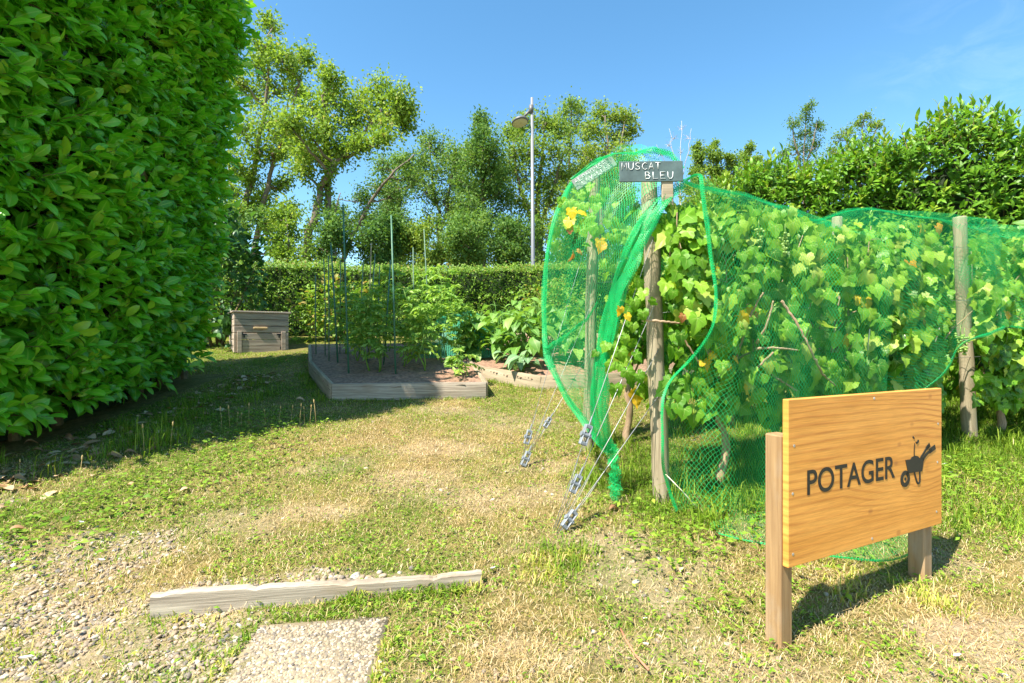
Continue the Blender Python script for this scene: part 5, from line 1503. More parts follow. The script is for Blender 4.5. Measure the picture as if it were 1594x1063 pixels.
TOPT = [-0.25, -0.05, 0.10, 0.198, 0.314, 0.765, 1.15, 1.386, 1.70, 1.97, 2.33, 2.8, 3.4, 3.72, 5.0]
TOPZ = [2.25, 2.36, 2.33, 2.25, 2.21, 2.20, 2.13, 2.08, 2.19, 2.23, 2.21, 2.22, 2.16, 2.14, 2.12]


def build_net_front():
    root_p = rowp(ROW1, 2.4, 0.3)
    root = thing('bird_net', 'long green bird net draped over the front vine row', 'netting', root_p)
    m = MB(); hm = MB()
    ns, nt = 70, 190
    S, T = np.linspace(0, 1, ns), np.linspace(0, 1, nt)
    lt = lambda s: np.interp(s, [0, 0.05, 0.10, 0.15, 0.3, 0.45, 0.62, 0.72, 0.85, 1.0], [0.2, 0.2, 0.11, 0.01, 0.04, 0.08, 0.0, -0.12, -0.12, 0.0])
    hb = lambda t: np.interp(t, [0, 1.45, 1.75, 2.1, 2.8, 3.4, 5], [0.03, 0.03, 0.45, 0.82, 0.92, 0.75, 0.35])
    V = np.zeros((ns, nt, 3)); lc = np.zeros((ns, nt, 3)); tn = np.zeros((ns, nt))
    for i, s in enumerate(S):
        t = lt(s) + (5.0 - lt(s)) * T ** 1.25
        zt = np.interp(t, TOPT, TOPZ) + 0.03
        off = -0.10 + 0.42 * sstep(0.0, 0.16, s) + 0.06 * s + 0.05 * (fbm(t, t * 0 + s * 1.2, 0.35, 5) - 0.5) * min(1, 4 * s) * 2 + 0.018 * np.sin(t * 26 + 3 * fbm(t, t * 0 + s, 0.4, 9)) * min(1, 3 * s)
        off = off - 0.30 * np.exp(-((t - 2.80) / 0.10) ** 2) * sstep(0, 0.15, s) - 0.16 * np.exp(-((t - 1.62) / 0.16) ** 2) * sstep(0.35, 0.8, s) - 0.22 * np.exp(-(t / 0.16) ** 2) * sstep(0.5, 0.7, s)
        b = ROW1 + ROW_U * t[:, None] + ROW_N * off[:, None]
        g = G(b[:, 0], b[:, 1])
        z = zt + (g + hb(t) - zt) * s ** 1.05 + 0.01 * (fbm(t, t * 0 + s, 0.3, 8) - 0.5)
        V[i] = np.column_stack([b[:, 0], b[:, 1], z]); lc[i] = np.column_stack([t, 2.0 - 1.8 * s + 0 * t, 0 * t])
        tn[i] = np.clip(0.10 + 0.75 * sstep(0.52, 0.78, fbm(t * 1.6, t * 0 + s * 0.45, 0.45, 14)) + 0.5 * np.exp(-((t - 1.62) / 0.10) ** 2) * sstep(0.3, 0.6, s) + 0.6 * sstep(0.06, 0.0, s), 0, 1)
    grid_mesh(m, V, lc, tn)
    # back drape
    nb = 30; Vb = np.zeros((nb, 80, 3)); lb = np.zeros((nb, 80, 3))
    for i, s in enumerate(np.linspace(0, 1, nb)):
        t = np.linspace(0.25, 5.0, 80); zt = np.interp(t, TOPT, TOPZ)
        off = -0.06 - 0.30 * sstep(0, 0.3, s) - 0.04 * np.sin(t * 9 + 2 * s)
        b = ROW1 + ROW_U * t[:, None] + ROW_N * off[:, None]; g = G(b[:, 0], b[:, 1])
        Vb[i] = np.column_stack([b[:, 0], b[:, 1], zt + (g + 0.45 - zt) * s]); lb[i] = np.column_stack([t, 1.5 * s + 0 * t, 0 * t])
    grid_mesh(m, Vb, lb, 0.05)
    # skirt lying in the grass
    ng = 16; Vg = np.zeros((ng, 70, 3)); lg = np.zeros((ng, 70, 3))
    for i, s in enumerate(np.linspace(0, 1, ng)):
        t = np.linspace(0.0, 1.2, 70); wd = 0.52 * np.sin(np.clip((t + 0.02) / 1.24, 0, 1) * math.pi) ** 0.7
        off = 0.40 + s * wd; b = ROW1 + ROW_U * t[:, None] + ROW_N * off[:, None]
        z = G(b[:, 0], b[:, 1]) + 0.035 + 0.05 * fbm(t, off, 0.16, 23) * (1 - 0.6 * s)
        Vg[i] = np.column_stack([b[:, 0], b[:, 1], z]); lg[i] = np.column_stack([t, s * wd, 0 * t])
    grid_mesh(m, Vg, lg, 0.12)
    m.build('mesh_sheet', M['net'], root)
    hem(hm, V[2:, 0] + ROW_N * 0.004, [0.02, 0.028, 0.022, 0.02, 0.022, 0.016, 0.018, 0.02], seed=3, k=0.34)
    hem(hm, V[-1, 78::3], [0.012, 0.016, 0.012, 0.016], seed=7, k=0.45)
    hem(hm, Vg[-1], [0.006, 0.010, 0.012, 0.006], seed=9, k=0.4)
    hem(hm, V[1, ::4], [0.012, 0.009, 0.008, 0.01], seed=12)
    hm.build('hem', M['hem'], root)


build_net_front()


def build_net_left():
    Lc = np.array([P(*a) for a in [(938, 246, 3.62), (889, 283, 3.6), (863, 338, 3.42), (851, 400, 3.38), (846, 480, 3.3), (849, 552, 3.2), (884, 622, 3.05), (926, 682, 2.93), (950, 702, 2.87)]])
    Rc = np.array([P(*a) for a in [(1064, 286, 2.76), (1040, 308, 2.72), (1008, 350, 2.68), (982, 410, 2.70), (960, 480, 2.74), (943, 560, 2.79), (936, 630, 2.82), (945, 685, 2.84), (956, 704, 2.86)]])
    tk = np.linspace(0, 1, 9)
    root = thing('bird_net', 'green net curtain gathered to a point at the end of the second vine row', 'netting', (0.35, 2.95, float(G(0.35, 2.95))))
    m = MB(); hm = MB()
    ns, nt = 70, 44; S = np.linspace(0, 1, ns); T = np.linspace(0, 1, nt)
    def sm(C, s):
        p = np.stack([np.interp(s, tk, C[:, k]) for k in range(3)], 1)
        for _ in range(4): p[1:-1] = (p[:-2] + 2 * p[1:-1] + p[2:]) / 4
        return p
    L, Q = sm(Lc, S), sm(Rc, S)
    V = np.zeros((ns, nt, 3)); lc = np.zeros((ns, nt, 3)); tn = np.zeros((ns, nt))
    for i in range(ns):
        p = L[i] + (Q[i] - L[i]) * T[:, None]
        bul = np.sin(T * math.pi) * (0.10 * (1 - S[i]) + 0.02)
        p = p + np.column_stack([-0.3 * bul, -1.0 * bul, 0.9 * bul * max(0, 1 - 4 * S[i])])
        p[:, 1] += 0.02 * np.sin(T * 19 + 4 * S[i]) + 0.05 * (fbm(T * 2, T * 0 + S[i], 0.4, 33) - 0.5)
        V[i] = p; lc[i] = np.column_stack([T * 0.75, 1.9 * S[i] + 0 * T, 0 * T])
        tn[i] = np.clip(0.12 + 0.6 * sstep(0.5, 0.75, fbm(T * 2.5, T * 0 + S[i] * 0.6, 0.45, 44)) + 0.7 * S[i] ** 4 + 0.5 * np.exp(-(T / 0.06) ** 2) + 0.35 * np.exp(-((1 - T) / 0.25) ** 2), 0, 1)
    grid_mesh(m, V, lc, tn)
    # part thrown over the top, from the slanted plate across to the post of the front row
    # side that runs back along the second row
    nb = 60; Vb = np.zeros((ns, nb, 3)); lb = np.zeros((ns, nb, 3)); tb = np.zeros((ns, nb))
    for i in range(ns):
        s = S[i]; tt = np.linspace(0, 4.6, nb)
        zt = 2.22 + 0.05 * np.sin(tt * 2.1); off = -0.05 - 0.33 * sstep(0, 0.35, s)
        e = ROW2 + ROW_U * tt[:, None] + ROW_N * off; g = G(e[:, 0], e[:, 1])
        e = np.column_stack([e[:, 0], e[:, 1], zt + (g + 0.4 - zt) * s])
        w = sstep(0.0, 0.5, tt)[:, None]
        Vb[i] = L[i] * (1 - w) + e * w; lb[i] = np.column_stack([tt, 1.8 * s + 0 * tt, 0 * tt])
        tb[i] = 0.08 + 0.4 * np.exp(-(tt / 0.15) ** 2)
    grid_mesh(m, Vb, lb, tb)
    m.build('mesh_sheet', M['net'], root)
    hem(hm, L, [0.02, 0.022, 0.016, 0.022, 0.024, 0.024, 0.026, 0.03], seed=21, k=0.62)
    hem(hm, Q, [0.02, 0.024, 0.030, 0.036, 0.036, 0.032, 0.028, 0.03], seed=25, k=0.8)
    hem(hm, Q[2:] + np.array([-0.045, 0.02, 0]), [0.006, 0.014, 0.022, 0.026, 0.026, 0.024, 0.02, 0.02], seed=27, k=0.75)
    hem(hm, [P(951, 692, 2.86), P(957, 725, 2.85), P(958, 755, 2.845), P(959, 782, 2.84)], [0.032, 0.024, 0.028, 0.022], seed=31, k=0.9)
    hem(hm, [P(848, 545, 3.18), P(878, 525, 3.12), P(915, 496, 3.1), P(930, 470, 3.05)], [0.022, 0.016, 0.014, 0.006], seed=35)
    hem(hm, [P(889, 279, 3.6), P(925, 250, 3.6), P(958, 238, 3.4), P(985, 238, 3.05), P(1012, 231, 2.88), P(1044, 238, 2.86), P(1064, 262, 2.84)], [0.010, 0.012, 0.014, 0.022, 0.026, 0.022, 0.012], seed=39)
    hm.build('hem', M['hem'], root)


build_net_left()


# ------------------------------------------------------------------ slate name plates with hand lettering
GL = {'M': [[(0, 0), (0.08, 1), (0.5, 0.35), (0.9, 1), (1, 0)]], 'U': [[(0, 1), (0.04, 0.3), (0.3, 0), (0.7, 0.02), (0.95, 0.3), (1, 1)]], 'S': [[(0.95, 0.86), (0.6, 1), (0.2, 0.92), (0.1, 0.7), (0.4, 0.52), (0.85, 0.36), (0.85, 0.12), (0.45, 0), (0.02, 0.12)]],
      'C': [[(1, 0.86), (0.6, 1), (0.2, 0.8), (0.04, 0.45), (0.25, 0.1), (0.6, 0), (1, 0.14)]], 'A': [[(0, 0), (0.5, 1), (1, 0)], [(0.2, 0.36), (0.82, 0.36)]], 'T': [[(0, 1), (1, 0.97)], [(0.5, 0.98), (0.5, 0)]],
      'B': [[(0.05, 0), (0.05, 1), (0.6, 0.97), (0.8, 0.78), (0.55, 0.54), (0.05, 0.52)], [(0.55, 0.54), (0.95, 0.32), (0.7, 0.04), (0.05, 0)]], 'L': [[(0.05, 1), (0.05, 0), (0.95, 0.03)]], 'E': [[(0.95, 1), (0.05, 0.98), (0.05, 0), (0.98, 0.02)], [(0.05, 0.5), (0.75, 0.5)]],
      'P': [[(0.05, 0), (0.05, 1), (0.7, 0.95), (0.9, 0.72), (0.6, 0.48), (0.05, 0.46)]], 'H': [[(0.05, 0), (0.05, 1)], [(0.95, 0), (0.95, 1)], [(0.05, 0.5), (0.95, 0.5)]], 'O': [[(0.5, 1), (0.1, 0.8), (0.02, 0.4), (0.4, 0), (0.85, 0.12), (0.98, 0.55), (0.8, 0.9), (0.5, 1)]],
      'N': [[(0.05, 0), (0.05, 1), (0.95, 0), (0.95, 1)]], 'V': [[(0, 1), (0.5, 0), (1, 1)]]}


def lettering(mb, org, ux, uz, nrm, text, x, z, w, h, gap, r=0.0017, slant=0.0):
    for ch in text:
        for st in GL.get(ch, []):
            pts = [org + ux * (x + a * w + slant * b * h) + uz * (z + b * h) + nrm * 0.0015 for a, b in st]
            mb.tube(pts, r, 5)
        x += w * (0.75 if ch == 'I' else 1.0) + gap


def plate(label, tl, tr, th, mat, lines, batten=None):
    tl, tr = np.asarray(tl), np.asarray(tr)
    ux = norm(tr - tl); W = np.linalg.norm(tr - tl)
    nrm = norm(np.cross(ux, np.array([0, 0, 1.0]))); 
    if nrm[1] > 0: nrm = -nrm
    uz = norm(np.cross(nrm, ux)) * (1 if np.cross(nrm, ux)[2] > 0 else -1)
    c = (tl + tr) / 2 - uz * th / 2
    root = thing('name_plate', label, 'name plate', c)
    m = MB(); m.box(c - nrm * 0.005, (W, 0.010, th), [ux, -nrm, uz], 0.002); m.build('slate', mat, root, smooth=False)
    m = MB(); org = tl - uz * th
    for (tx, x, z, w, h, g) in lines: lettering(m, org, ux, uz, nrm, tx, x, z, w, h, g)
    m.build('lettering', M['chalk'], root)
    if batten:
        m = MB(); bc, bs = batten; m.box(bc, bs, [ux, -nrm, uz], 0.003); m.build('batten', M['post'], root, smooth=False)


pa, pb = P(964, 251, 2.70), P(1063, 250, 2.715)
plate('dark slate plate lettered MUSCAT BLEU on the thick round post', pa, pb, 0.108, M['slate'], [('MUSCAT', 0.012, 0.063, 0.026, 0.036, 0.010), ('BLEU', 0.136, 0.014, 0.028, 0.036, 0.012)], ((pa + pb) / 2 + np.array([0.09, 0.02, -0.12]), (0.06, 0.02, 0.22)))
ta_, tb_ = P(889, 281, 3.52), P(951, 241, 3.50)
plate('paler slanted slate plate lettered ALPHONSE LAVALLEE on the second row post', ta_, tb_, 0.080, M['slate_pale'], [('ALPHONSE', 0.015, 0.044, 0.022, 0.026, 0.010), ('LAVALLEE', 0.055, 0.010, 0.020, 0.026, 0.010)])


# ------------------------------------------------------------------ guy wires with tensioners
def guy(label, a, b, tens):
    a, b = np.asarray(a, float), np.asarray(b, float); d = norm(b - a)
    root = thing('guy_wire', label, 'guy wire', a, 'guy wires anchoring the vine rows')
    m = MB(); m.tube([a - d * 0.05, (a + b) / 2 - [0, 0, 0.004], b], 0.0019, 5)
    w = norm(np.cross(d, [0.3, -1, 0])); n3 = np.cross(d, w)
    m.tube([a - d * 0.03 + w * 0.012, a + d * 0.25 + w * 0.010, a + d * 0.42], 0.0014, 4)
    m.build('wire', M['wire'], root)
    for f, sc in tens:
        c = a + d * f; m = MB()
        L, Wd = 0.085 * sc, 0.036 * sc
        for s in (-1, 1): m.box(c + w * s * Wd * 0.36, (L, 0.007, 0.022 * sc), [d, w, n3], 0.003)
        m.box(c - d * L * 0.42, (L * 0.18, Wd * 0.75, 0.02 * sc), [d, w, n3], 0.003); m.box(c + d * L * 0.42, (L * 0.18, Wd * 0.75, 0.02 * sc), [d, w, n3], 0.003)
        m.tube([c - w * Wd * 0.62, c + w * Wd * 0.62], 0.011 * sc, 9)
        m.tube([c + d * L * 0.5, c + d * L * 0.95], 0.004, 6)
        m.build('tensioner', M['plastic'], root, smooth=False)


anc = GP(860, 828); anc2 = GP(808, 727)
def on_post(b, t, py):   # height on a post seen at a photo row
    f = (P(0, py, b[1])[2] - b[2]) / (t[2] - b[2]); return b + (t - b) * f + np.array([0.0, -0.045, 0])
guy('steepest guy wire from the near ground anchor up to the thick post', anc + [0.0, 0, 0], on_post(A_b, A_t, 372), [(0.50, 1.25)])
guy('second guy wire from the near ground anchor with a grey tensioner halfway', anc + [0.012, 0.01, 0], on_post(A_b, A_t, 470), [(0.25, 1.1)])
guy('third guy wire from the near ground anchor to the middle of the thick post', anc + [0.02, -0.01, 0], on_post(A_b, A_t, 545), [])
guy('lowest guy wire with a tensioner at the near ground anchor', anc + [0.03, -0.02, 0], on_post(A_b, A_t, 612), [(0.085, 1.15)])
guy('upper guy wire of the second row end, farther anchor', anc2, on_post(C_b, C_t, 335), [(0.20, 1.1)])
guy('lower guy wire of the second row end with a tensioner near the ground', anc2 + [0.02, -0.01, 0], on_post(C_b, C_t, 470), [(0.06, 1.15)])
guy('middle guy wire of the second row with a high tensioner', anc2 + [0.012, 0.02, 0], on_post(C_b, C_t, 545), [(0.34, 0.9)])

for (lab, pts) in [('string tied to the bottom of the thick post trailing right over the grass', [P(1036, 738, 2.80), P(1060, 762, 2.76), P(1085, 790, 2.72)]),
                   ('pale string hanging from the lifted net edge left of the post behind the sign', [P(1408, 521, 3.22), P(1411, 532, 3.21), P(1417, 542, 3.2)]),
                   ('pale string hanging from the net edge next to the post behind the sign', [P(1462, 510, 3.3), P(1459, 522, 3.3), P(1456, 532, 3.3)]),
                   ('short pale string dangling inside the net above the sign', [P(1354, 512, 3.1), P(1352, 528, 3.1), P(1351, 545, 3.1)]),
                   ('pale string dangling low right of the thick post', [P(1067, 590, 2.9), P(1051, 600, 2.9), P(1050, 625, 2.9)])]:
    m = MB(); m.tube(pts, 0.0035, 5); tag(m.build('tie_string', M['string'], loc=pts[0]), lab, 'string')


# ------------------------------------------------------------------ POTAGER sign
zl = 800 * 0.564 / 263.0; zr = 800 * 0.564 / 211.0
SL = np.array([430 / 800 * zl, zl, 0]); SR = np.array([669 / 800 * zr, zr, 0])
su = norm(SR - SL); sw = float(np.linalg.norm(SR - SL)); sn = np.array([su[1], -su[0], 0.0]); sz = np.array([0, 0, 1.0])
s_top, s_bot = 1.096, 0.532
S_AX = [su, -sn, sz]


def on_sign(px, py):
    d = np.array([(px - 797) / F, 1.0, -(py - 531.5) / F]); o = np.array([0, 0, EYE])
    k = ((SL - o) @ sn) / (d @ sn); q = o + d * k
    return (q - SL) @ su, q[2]


def mat_sign():
    m, n, l = new_mat('varnished_larch_board')
    a = attr(n, 'lc').outputs['Vector']
    sp = n.new('ShaderNodeSeparateXYZ'); l.new(a, sp.inputs[0])
    big = noise(n, l, mapping(n, l, a, (1.5, 1, 6.5)), 1.0, 2, 0.4, 0.25)
    loose = n.new('ShaderNodeMapRange'); loose.inputs[1].default_value = 0.42; loose.inputs[2].default_value = 0.62; loose.inputs[3].default_value = 7.0; loose.inputs[4].default_value = 44.0
    l.new(noise(n, l, mapping(n, l, a, (0.8, 1, 3.4)), 1.0, 1, 0.4), loose.inputs[0])
    kn = noise(n, l, mapping(n, l, a, (7, 1, 13)), 1.0, 2, 0.5, 0.4)
    ph = math_n(n, l, 'ADD', math_n(n, l, 'MULTIPLY', sp.outputs[2], 215.0), math_n(n, l, 'ADD', math_n(n, l, 'MULTIPLY', big, loose.outputs[0]), math_n(n, l, 'MULTIPLY', kn, 1.6)))
    w = math_n(n, l, 'SINE', ph)
    w = math_n(n, l, 'MULTIPLY_ADD', w, 0.5); n[-1].inputs[2].default_value = 0.5
    w = math_n(n, l, 'POWER', w, 3.2)
    st = noise(n, l, mapping(n, l, a, (2.5, 1, 2.8)), 1.0, 3)
    amp = n.new('ShaderNodeMapRange'); amp.inputs[1].default_value = 0.40; amp.inputs[2].default_value = 0.62; amp.inputs[3].default_value = 0.10; amp.inputs[4].default_value = 0.62; l.new(st, amp.inputs[0])
    base = ramp(n, [(0.3, (0.66, 0.28, 0.05)), (0.7, (0.78, 0.365, 0.08))]); l.new(noise(n, l, mapping(n, l, a, (2, 1, 14)), 1.0, 4), base.inputs[0])
    c = mixc(n, l, math_n(n, l, 'MULTIPLY', w, amp.outputs[0]), base.outputs[0], (0.42, 0.135, 0.025))
    vo = n.new('ShaderNodeTexVoronoi'); vo.feature = 'F1'; vo.inputs['Scale'].default_value = 1.0; l.new(mapping(n, l, a, (6.5, 1, 9.5)), vo.inputs['Vector'])
    kr = n.new('ShaderNodeMapRange'); kr.inputs[1].default_value = 0.05; kr.inputs[2].default_value = 0.13; kr.inputs[3].default_value = 0.55; kr.inputs[4].default_value = 0.0; l.new(vo.outputs['Distance'], kr.inputs[0])
    c = mixc(n, l, kr.outputs[0], c, (0.34, 0.12, 0.035))
    fine = noise(n, l, mapping(n, l, a, (9, 1, 220)), 1.0, 3, 0.6); fr = ramp(n, [(0.35, (0.86, 0.86, 0.86)), (0.65, (1.08, 1.06, 1.04))]); l.new(fine, fr.inputs[0])
    c = mixc(n, l, 1.0, c, fr.outputs[0], 'MULTIPLY')
    p = n.new('ShaderNodeBsdfPrincipled'); l.new(c, p.inputs['Base Color']); p.inputs['Roughness'].default_value = 0.5; p.inputs['Specular IOR Level'].default_value = 0.35
    l.new(bump(n, l, math_n(n, l, 'ADD', fine, math_n(n, l, 'MULTIPLY', w, 0.4)), 0.12, 0.003), p.inputs['Normal'])
    o = n.new('ShaderNodeOutputMaterial'); l.new(p.outputs[0], o.inputs[0])
    return m


def prism(mb, pts2, r0=0.0005, th=0.0015):
    """flat filled shape lying on the board, given as sign (s, z) points"""
    import mathutils.geometry as mg
    pts2 = np.asarray(pts2, float)
    tri = mg.tessellate_polygon([[Vector((a, b, 0)) for a, b in pts2]])
    fr = SL[None] + su[None] * pts2[:, :1] + sz[None] * pts2[:, 1:] + sn[None] * (r0 + th)
    bk = fr - sn * th; k = len(pts2); T = np.array(tri)
    i = np.arange(k); j = (i + 1) % k
    mb.add(np.concatenate([fr, bk]), [T, np.stack([i, j, j + k, i + k], 1)])


def stroke2(mb, pts, w):
    """a thick drawn line on the board (w: one width or one per point)"""
    pts = np.asarray(pts, float); w = np.broadcast_to(np.asarray(w, float), (len(pts),))
    d = norm(np.gradient(pts, axis=0)); nn = np.stack([-d[:, 1], d[:, 0]], 1)
    a = pts + nn * w[:, None] / 2; b = pts - nn * w[:, None] / 2
    prism(mb, np.concatenate([a, b[::-1]]))


def ring2(mb, c, r, w, k=28):
    a = np.linspace(0, 2 * math.pi, k + 1)
    o = np.stack([c[0] + r * np.cos(a), c[1] + r * np.sin(a)], 1); i = np.stack([c[0] + (r - w) * np.cos(a), c[1] + (r - w) * np.sin(a)], 1)
    for q in range(k):
        prism(mb, [o[q], o[q + 1], i[q + 1], i[q]])


def smooth2(pts, n=4):
    p = np.asarray(pts, float)
    for _ in range(n):
        q = [p[0]]
        for a, b in zip(p[:-1], p[1:]): q += [a * 0.75 + b * 0.25, a * 0.25 + b * 0.75]
        p = np.array(q + [p[-1]])
    return p


def build_sign():
    c = SL + su * sw / 2 - sn * 0.06; base = np.array([c[0], c[1], float(G(c[0], c[1]))])
    root = thing('garden_sign', 'honey coloured wooden sign lettered POTAGER with a wheelbarrow emblem', 'sign', base)
    m = MB(); th = 0.022
    m.box(SL + su * sw / 2 + sz * (s_top + s_bot) / 2 - sn * th / 2, (sw, th, s_top - s_bot), S_AX, 0.0025)
    bd = m.build('board', mat_sign(), root, smooth=False)
    ps = 0.062
    for s0, zt in ((-0.006 + ps / 2, 0.972), (sw - 0.022 - ps / 2, 0.985)):
        q = SL + su * s0 - sn * (th + 0.0015 + ps / 2); g = float(G(q[0], q[1])) - 0.12
        m = MB(); m.box((q[0], q[1], (g + zt) / 2), (zt - g, ps, ps), [sz, su, -sn], 0.005); m.build('post', M['sign_post'], root, smooth=False)
    # lettering
    cu = bpy.data.curves.new('potager', 'FONT'); cu.body = 'POTAGER'; cu.size = 1.0; cu.extrude = 0.0; cu.offset = 0.012; cu.resolution_u = 6
    to = bpy.data.objects.new('potager', cu); col.objects.link(to)
    dg = bpy.context.evaluated_depsgraph_get(); dg.update()
    me = bpy.data.meshes.new_from_object(to.evaluated_get(dg))
    co = np.array([v.co[:] for v in me.vertices]); polys = [list(p.vertices) for p in me.polygons]
    bpy.data.objects.remove(to); bpy.data.curves.remove(cu); bpy.data.meshes.remove(me)
    x0, x1 = co[:, 0].min(), co[:, 0].max(); y0, y1 = co[:, 1].min(), co[:, 1].max()
    a0, zt0 = on_sign(1256, 730); _, zb0 = on_sign(1256.5, 771); a1, zt1 = on_sign(1393, 710); _, zb1 = on_sign(1392, 744)
    ztop, zbot = (zt0 + zt1) / 2, (zb0 + zb1) / 2
    X = a0 + (co[:, 0] - x0) / (x1 - x0) * (a1 - a0); Z = zbot + (co[:, 1] - y0) / (y1 - y0) * (ztop - zbot)
    V = SL[None] + su * X[:, None] + sz * Z[:, None] + sn * 0.0012
    m = MB(); byk = {}
    for p in polys: byk.setdefault(len(p), []).append(p)
    m.add(V, [np.array(v) for v in byk.values()]); m.build('lettering', M['ink'], bd, smooth=False)
    # wheelbarrow emblem
    cp = lambda pts: [on_sign(1230 + x / 4.833, 640 + y / 4.833) for x, y in pts]
    m = MB()
    prism(m, cp([(865, 368), (903, 362), (912, 346), (935, 333), (958, 338), (970, 352), (1004, 344), (990, 452), (940, 458), (885, 468)]))
    stroke2(m, smooth2(cp([(980, 352), (1005, 312), (1022, 280), (1046, 252)])), np.linspace(0.009, 0.015, 3 * 16 - 0)[:len(smooth2(cp([(0, 0), (1, 1), (2, 2), (3, 3)])))] if False else 0.011)
    stroke2(m, cp([(1022, 282), (1048, 250)]), 0.017)
    stroke2(m, smooth2(cp([(994, 372), (1010, 338), (1034, 312), (1060, 290)])), 0.012); stroke2(m, cp([(1045, 302), (1089, 267)]), 0.020)
    stroke2(m, smooth2(cp([(932, 455), (942, 505), (958, 548), (974, 535), (972, 455)])), 0.009)
    stroke2(m, cp([(882, 455), (872, 480)]), 0.014)
    wc = np.array(cp([(863, 508)])[0]); r = abs(cp([(863, 446)])[0][1] - wc[1])
    ring2(m, wc, r, r * 0.52)
    ring2(m, wc + [0.002, -0.001], r * 0.2, r * 0.19, 14)
    stroke2(m, smooth2(cp([(931, 340), (930, 300), (935, 240)])), 0.0035)
    prism(m, smooth2(cp([(950, 247), (938, 226), (950, 232), (957, 215), (966, 213), (966, 232), (950, 247)]), 2)); prism(m, smooth2(cp([(922, 186), (930, 195), (936, 206), (926, 208), (918, 196), (922, 186)]), 2))
    m.build('emblem', M['ink'], bd, smooth=False)
    # screws
    for cx, cy in [(195, 258), (190, 427), (191, 640), (702, 180), (700, 315), (697, 490), (477, 90), (470, 585)]:
        s, z = on_sign(1150 + cx / 2.264, 580 + cy / 2.264)
        s = min(max(s, 0.02), sw - 0.02)
        q = SL + su * s + sz * z; m = MB(); m.tube([q - sn * 0.006, q + sn * 0.001], 0.0052, 10); m.tube([q - sn * 0.004, q + sn * 0.0014], 0.0022, 6); m.build('screw', M['steel'], bd, smooth=False)


build_sign()


# ------------------------------------------------------------------ small things in the grass
def petal_flower(label, px, py, r, raise_=0.02):
    q = GP(px, py); q[2] += raise_
    m = MB(); k = 10; V = [(0, 0, 0)]; a0 = R.uniform(0, 6)
    for j in range(k): a = a0 + j / k * 2 * math.pi; rr = r * (1.0 + 0.12 * math.sin(5 * a)); V.append((rr * math.cos(a), rr * math.sin(a) * 0.9, r * 0.55))
    for j in range(k): a = a0 + j / k * 2 * math.pi; rr = r * 0.55; V.append((rr * math.cos(a), rr * math.sin(a), r * 0.18))
    V = np.array(V); tl = R.uniform(-.4, .4); V[:, 2] += V[:, 0] * tl - V[:, 1] * 0.35
    f4 = [(1 + k + j, 1 + k + (j + 1) % k, 1 + (j + 1) % k, 1 + j) for j in range(k)]; f3 = [(0, 1 + k + (j + 1) % k, 1 + k + j) for j in range(k)]
    m.add(V + q, [np.array(f4), np.array(f3)])
    m.tube([q - [0, 0, raise_ + 0.01], q + [0, 0, 0.002]], 0.0012, 4, mi=1)
    tag(m.build('white_flower', [M['white'], M['grass']], loc=q - [0, 0, raise_]), label, 'flower', 'white bindweed flowers in the grass')


for lab, px, py, r in [('white flower low at the bottom left corner on the gravel', 40, 1036, 0.019), ('white flower at the left above the gravel', 127, 820, 0.013), ('white flower by the right end of the edging plank', 767, 893, 0.013), ('white flower among the guy wires', 905, 708, 0.015),
                       ('small white flower left of the guy wires', 850, 711, 0.011), ('white flower on the lowest guy wire', 936, 737, 0.017), ('white flower left of the sign board at its lower left post', 1184, 825, 0.016), ('upper white flower touching the right side of the sign', 1471, 728, 0.018), ('lower white flower right of the sign', 1479, 741, 0.014),
                       ('small white flower under the netting right of the thick post', 1078, 684, 0.016), ('white flower at the lower right below the sign', 1490, 1031, 0.011), ('small white flower on the bare soil patch', 1004, 972, 0.008), ('white flower between the two end posts', 976, 662, 0.013), ('white flower right of the sign by its right post', 1541, 884, 0.010), ('white flower low centre of the foreground', 1005, 1013, 0.010), ('twin white flower above the gravel edge', 158, 880, 0.014)]:
    petal_flower(lab, px, py, r)


def dry_leaf(label, px, py, s, tint, ang, curl=0.5, name='fallen_leaf'):
    q = GP(px, py); q[2] += 0.022
    T, f, mid = leaf_oval(0.48, 6, curl, 0.35)
    m = MB(); a = math.radians(ang)
    m.leaves(T, f, q[None] - np.array([[math.cos(a), math.sin(a), 0]]) * s / 2, np.array([[math.cos(a), math.sin(a), 0.12]]), np.array([[R.uniform(-.3, .3), -0.35, 1.0]]), s, tint, mid=mid)
    tag(m.build(name, M['dry_leaf'], loc=q - [0, 0, 0.022]), label, 'leaf', 'dry fallen leaves')


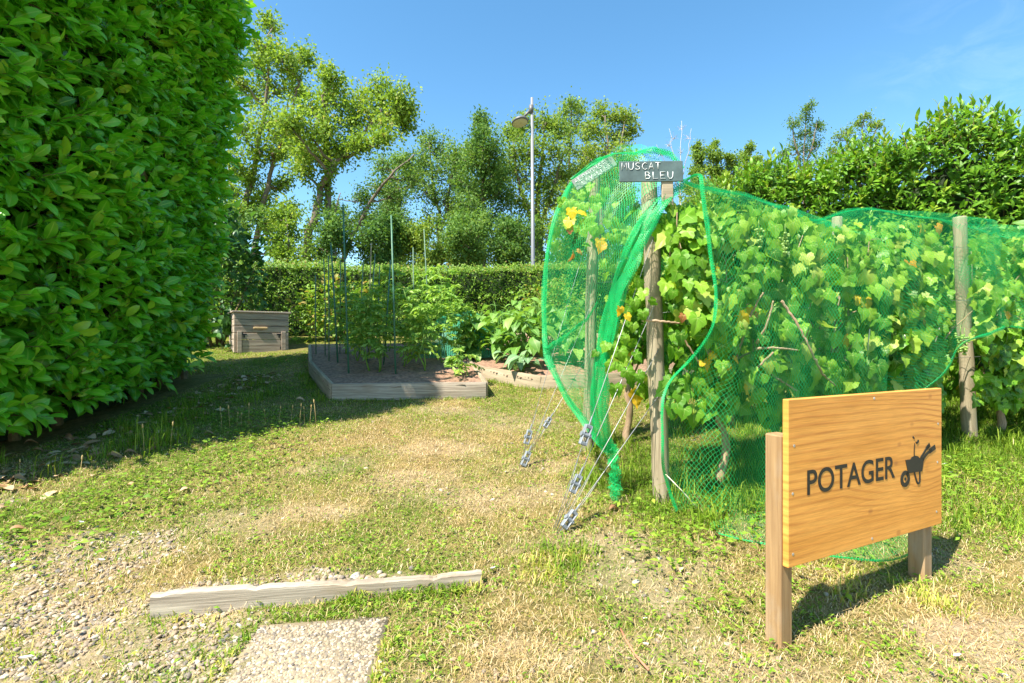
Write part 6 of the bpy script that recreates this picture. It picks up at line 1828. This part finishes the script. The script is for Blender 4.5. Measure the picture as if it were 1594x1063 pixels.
for lab, px, py, s, t, a in [('pinkish brown fallen leaf at the left edge of the gravel', 30, 830, 0.085, 0.35, 40), ('pale fallen leaf at the very left edge', 6, 796, 0.08, 0.75, 70), ('pale tan leaf curled on the lawn at left', 291, 768, 0.075, 0.9, 40), ('long rust leaf at the shadow edge', 178, 714, 0.11, 0.3, 10), ('rust leaf next to the long one at the shadow edge', 204, 708, 0.08, 0.2, 35),
                             ('brown leaf under the hedge at left', 105, 686, 0.12, 0.15, -20), ('brown leaf in the hedge shadow at far left', 28, 750, 0.09, 0.3, 10), ('pale leaf under the hedge', 50, 692, 0.09, 0.6, 50), ('brown leaf in the shadow right of the hedge foot', 240, 690, 0.10, 0.25, 15), ('brown leaf at the shadow edge below the hedge end', 268, 662, 0.09, 0.2, 0),
                             ('rust leaf on the grass by the bare soil patch', 957, 797, 0.07, 0.1, 20), ('rust leaf behind the lower guy tensioner', 912, 719, 0.05, 0.2, 40), ('orange leaf at the shadow edge in the middle', 326, 678, 0.08, 0.35, 25), ('pale yellow leaf on the bare soil left of the sign', 1058, 892, 0.06, 1.0, 80), ('small brown leaf in the weeds at the hedge foot', 60, 705, 0.07, 0.2, 30), ('rust leaf in the middle of the path', 205, 760, 0.06, 0.4, 0), ('dry leaf on the shaded path by the tomato bed', 468, 625, 0.10, 0.7, 10)]:
    dry_leaf(lab, px, py, s, t, a)
m = MB(); q = [GP(965, 982), GP(975, 1005), GP(990, 1032), GP(1010, 1058)]
m.tube([c + np.array([0, 0, 0.012 + 0.006 * i]) for i, c in enumerate(q)], 0.004, 6)
tag(m.build('fallen_twig', mat_plain('red_brown_twig', (0.42, 0.17, 0.09), 0.7), loc=q[0]), 'thin reddish twig lying on the dry foreground grass', 'twig')


def stalk_mesh():
    root = thing('plantain_stalk', 'x', 'grass stalk', (0, 0, 0), 'plantain seed stalks along the shadow edge')
    m = MB(); m.tube([(0, 0, -0.02), (0.006, 0, 0.08), (0.014, 0.004, 0.17)], [0.0016, 0.0014, 0.0012], 5); m.build('stem', M['straw'], root)
    m = MB(); m.tube([(0.014, 0.004, 0.165), (0.0145, 0.004, 0.172), (0.0155, 0.005, 0.19), (0.0165, 0.005, 0.196)], [0.002, 0.005, 0.0045, 0.0015], 7); m.build('seed_head', M['straw'], root)
    return root


st0 = stalk_mesh()
spots = [(123, 760, 'first plantain stalk from the left'), (134, 766, 'second plantain stalk from the left, beside the first'), (30, 748, 'plantain stalk in the shade at far left'), (225, 706, 'plantain stalk at the hedge foot'), (265, 700, 'bent plantain stalk beyond the hedge foot'), (346, 672, 'plantain stalk at the start of the sunlit edge'), (358, 670, 'plantain stalk next to the start of the sunlit edge'), (368, 668, 'tallest plantain stalk in the shade edge cluster'),
         (376, 667, 'plantain stalk at the right of the shade edge cluster'), (388, 664, 'plantain stalk right of the tallest one'), (434, 664, 'lone plantain stalk before the bed corner'), (453, 662, 'plantain stalk below the bed corner'), (466, 664, 'plantain stalk in the middle group'), (474, 662, 'short plantain stalk in the middle group'), (482, 663, 'last plantain stalk of the middle group'), (492, 662, 'rightmost plantain stalk before the board'), (414, 665, 'plantain stalk left of the lone one')]
for i, (px, py, lab) in enumerate(spots):
    q = GP(px, py)
    if i == 0: st0.location = tuple(q); st0['label'] = lab
    else: copy_tree(st0, q, R.uniform(0, 6.28), lab, R.uniform(0.65, 1.1))
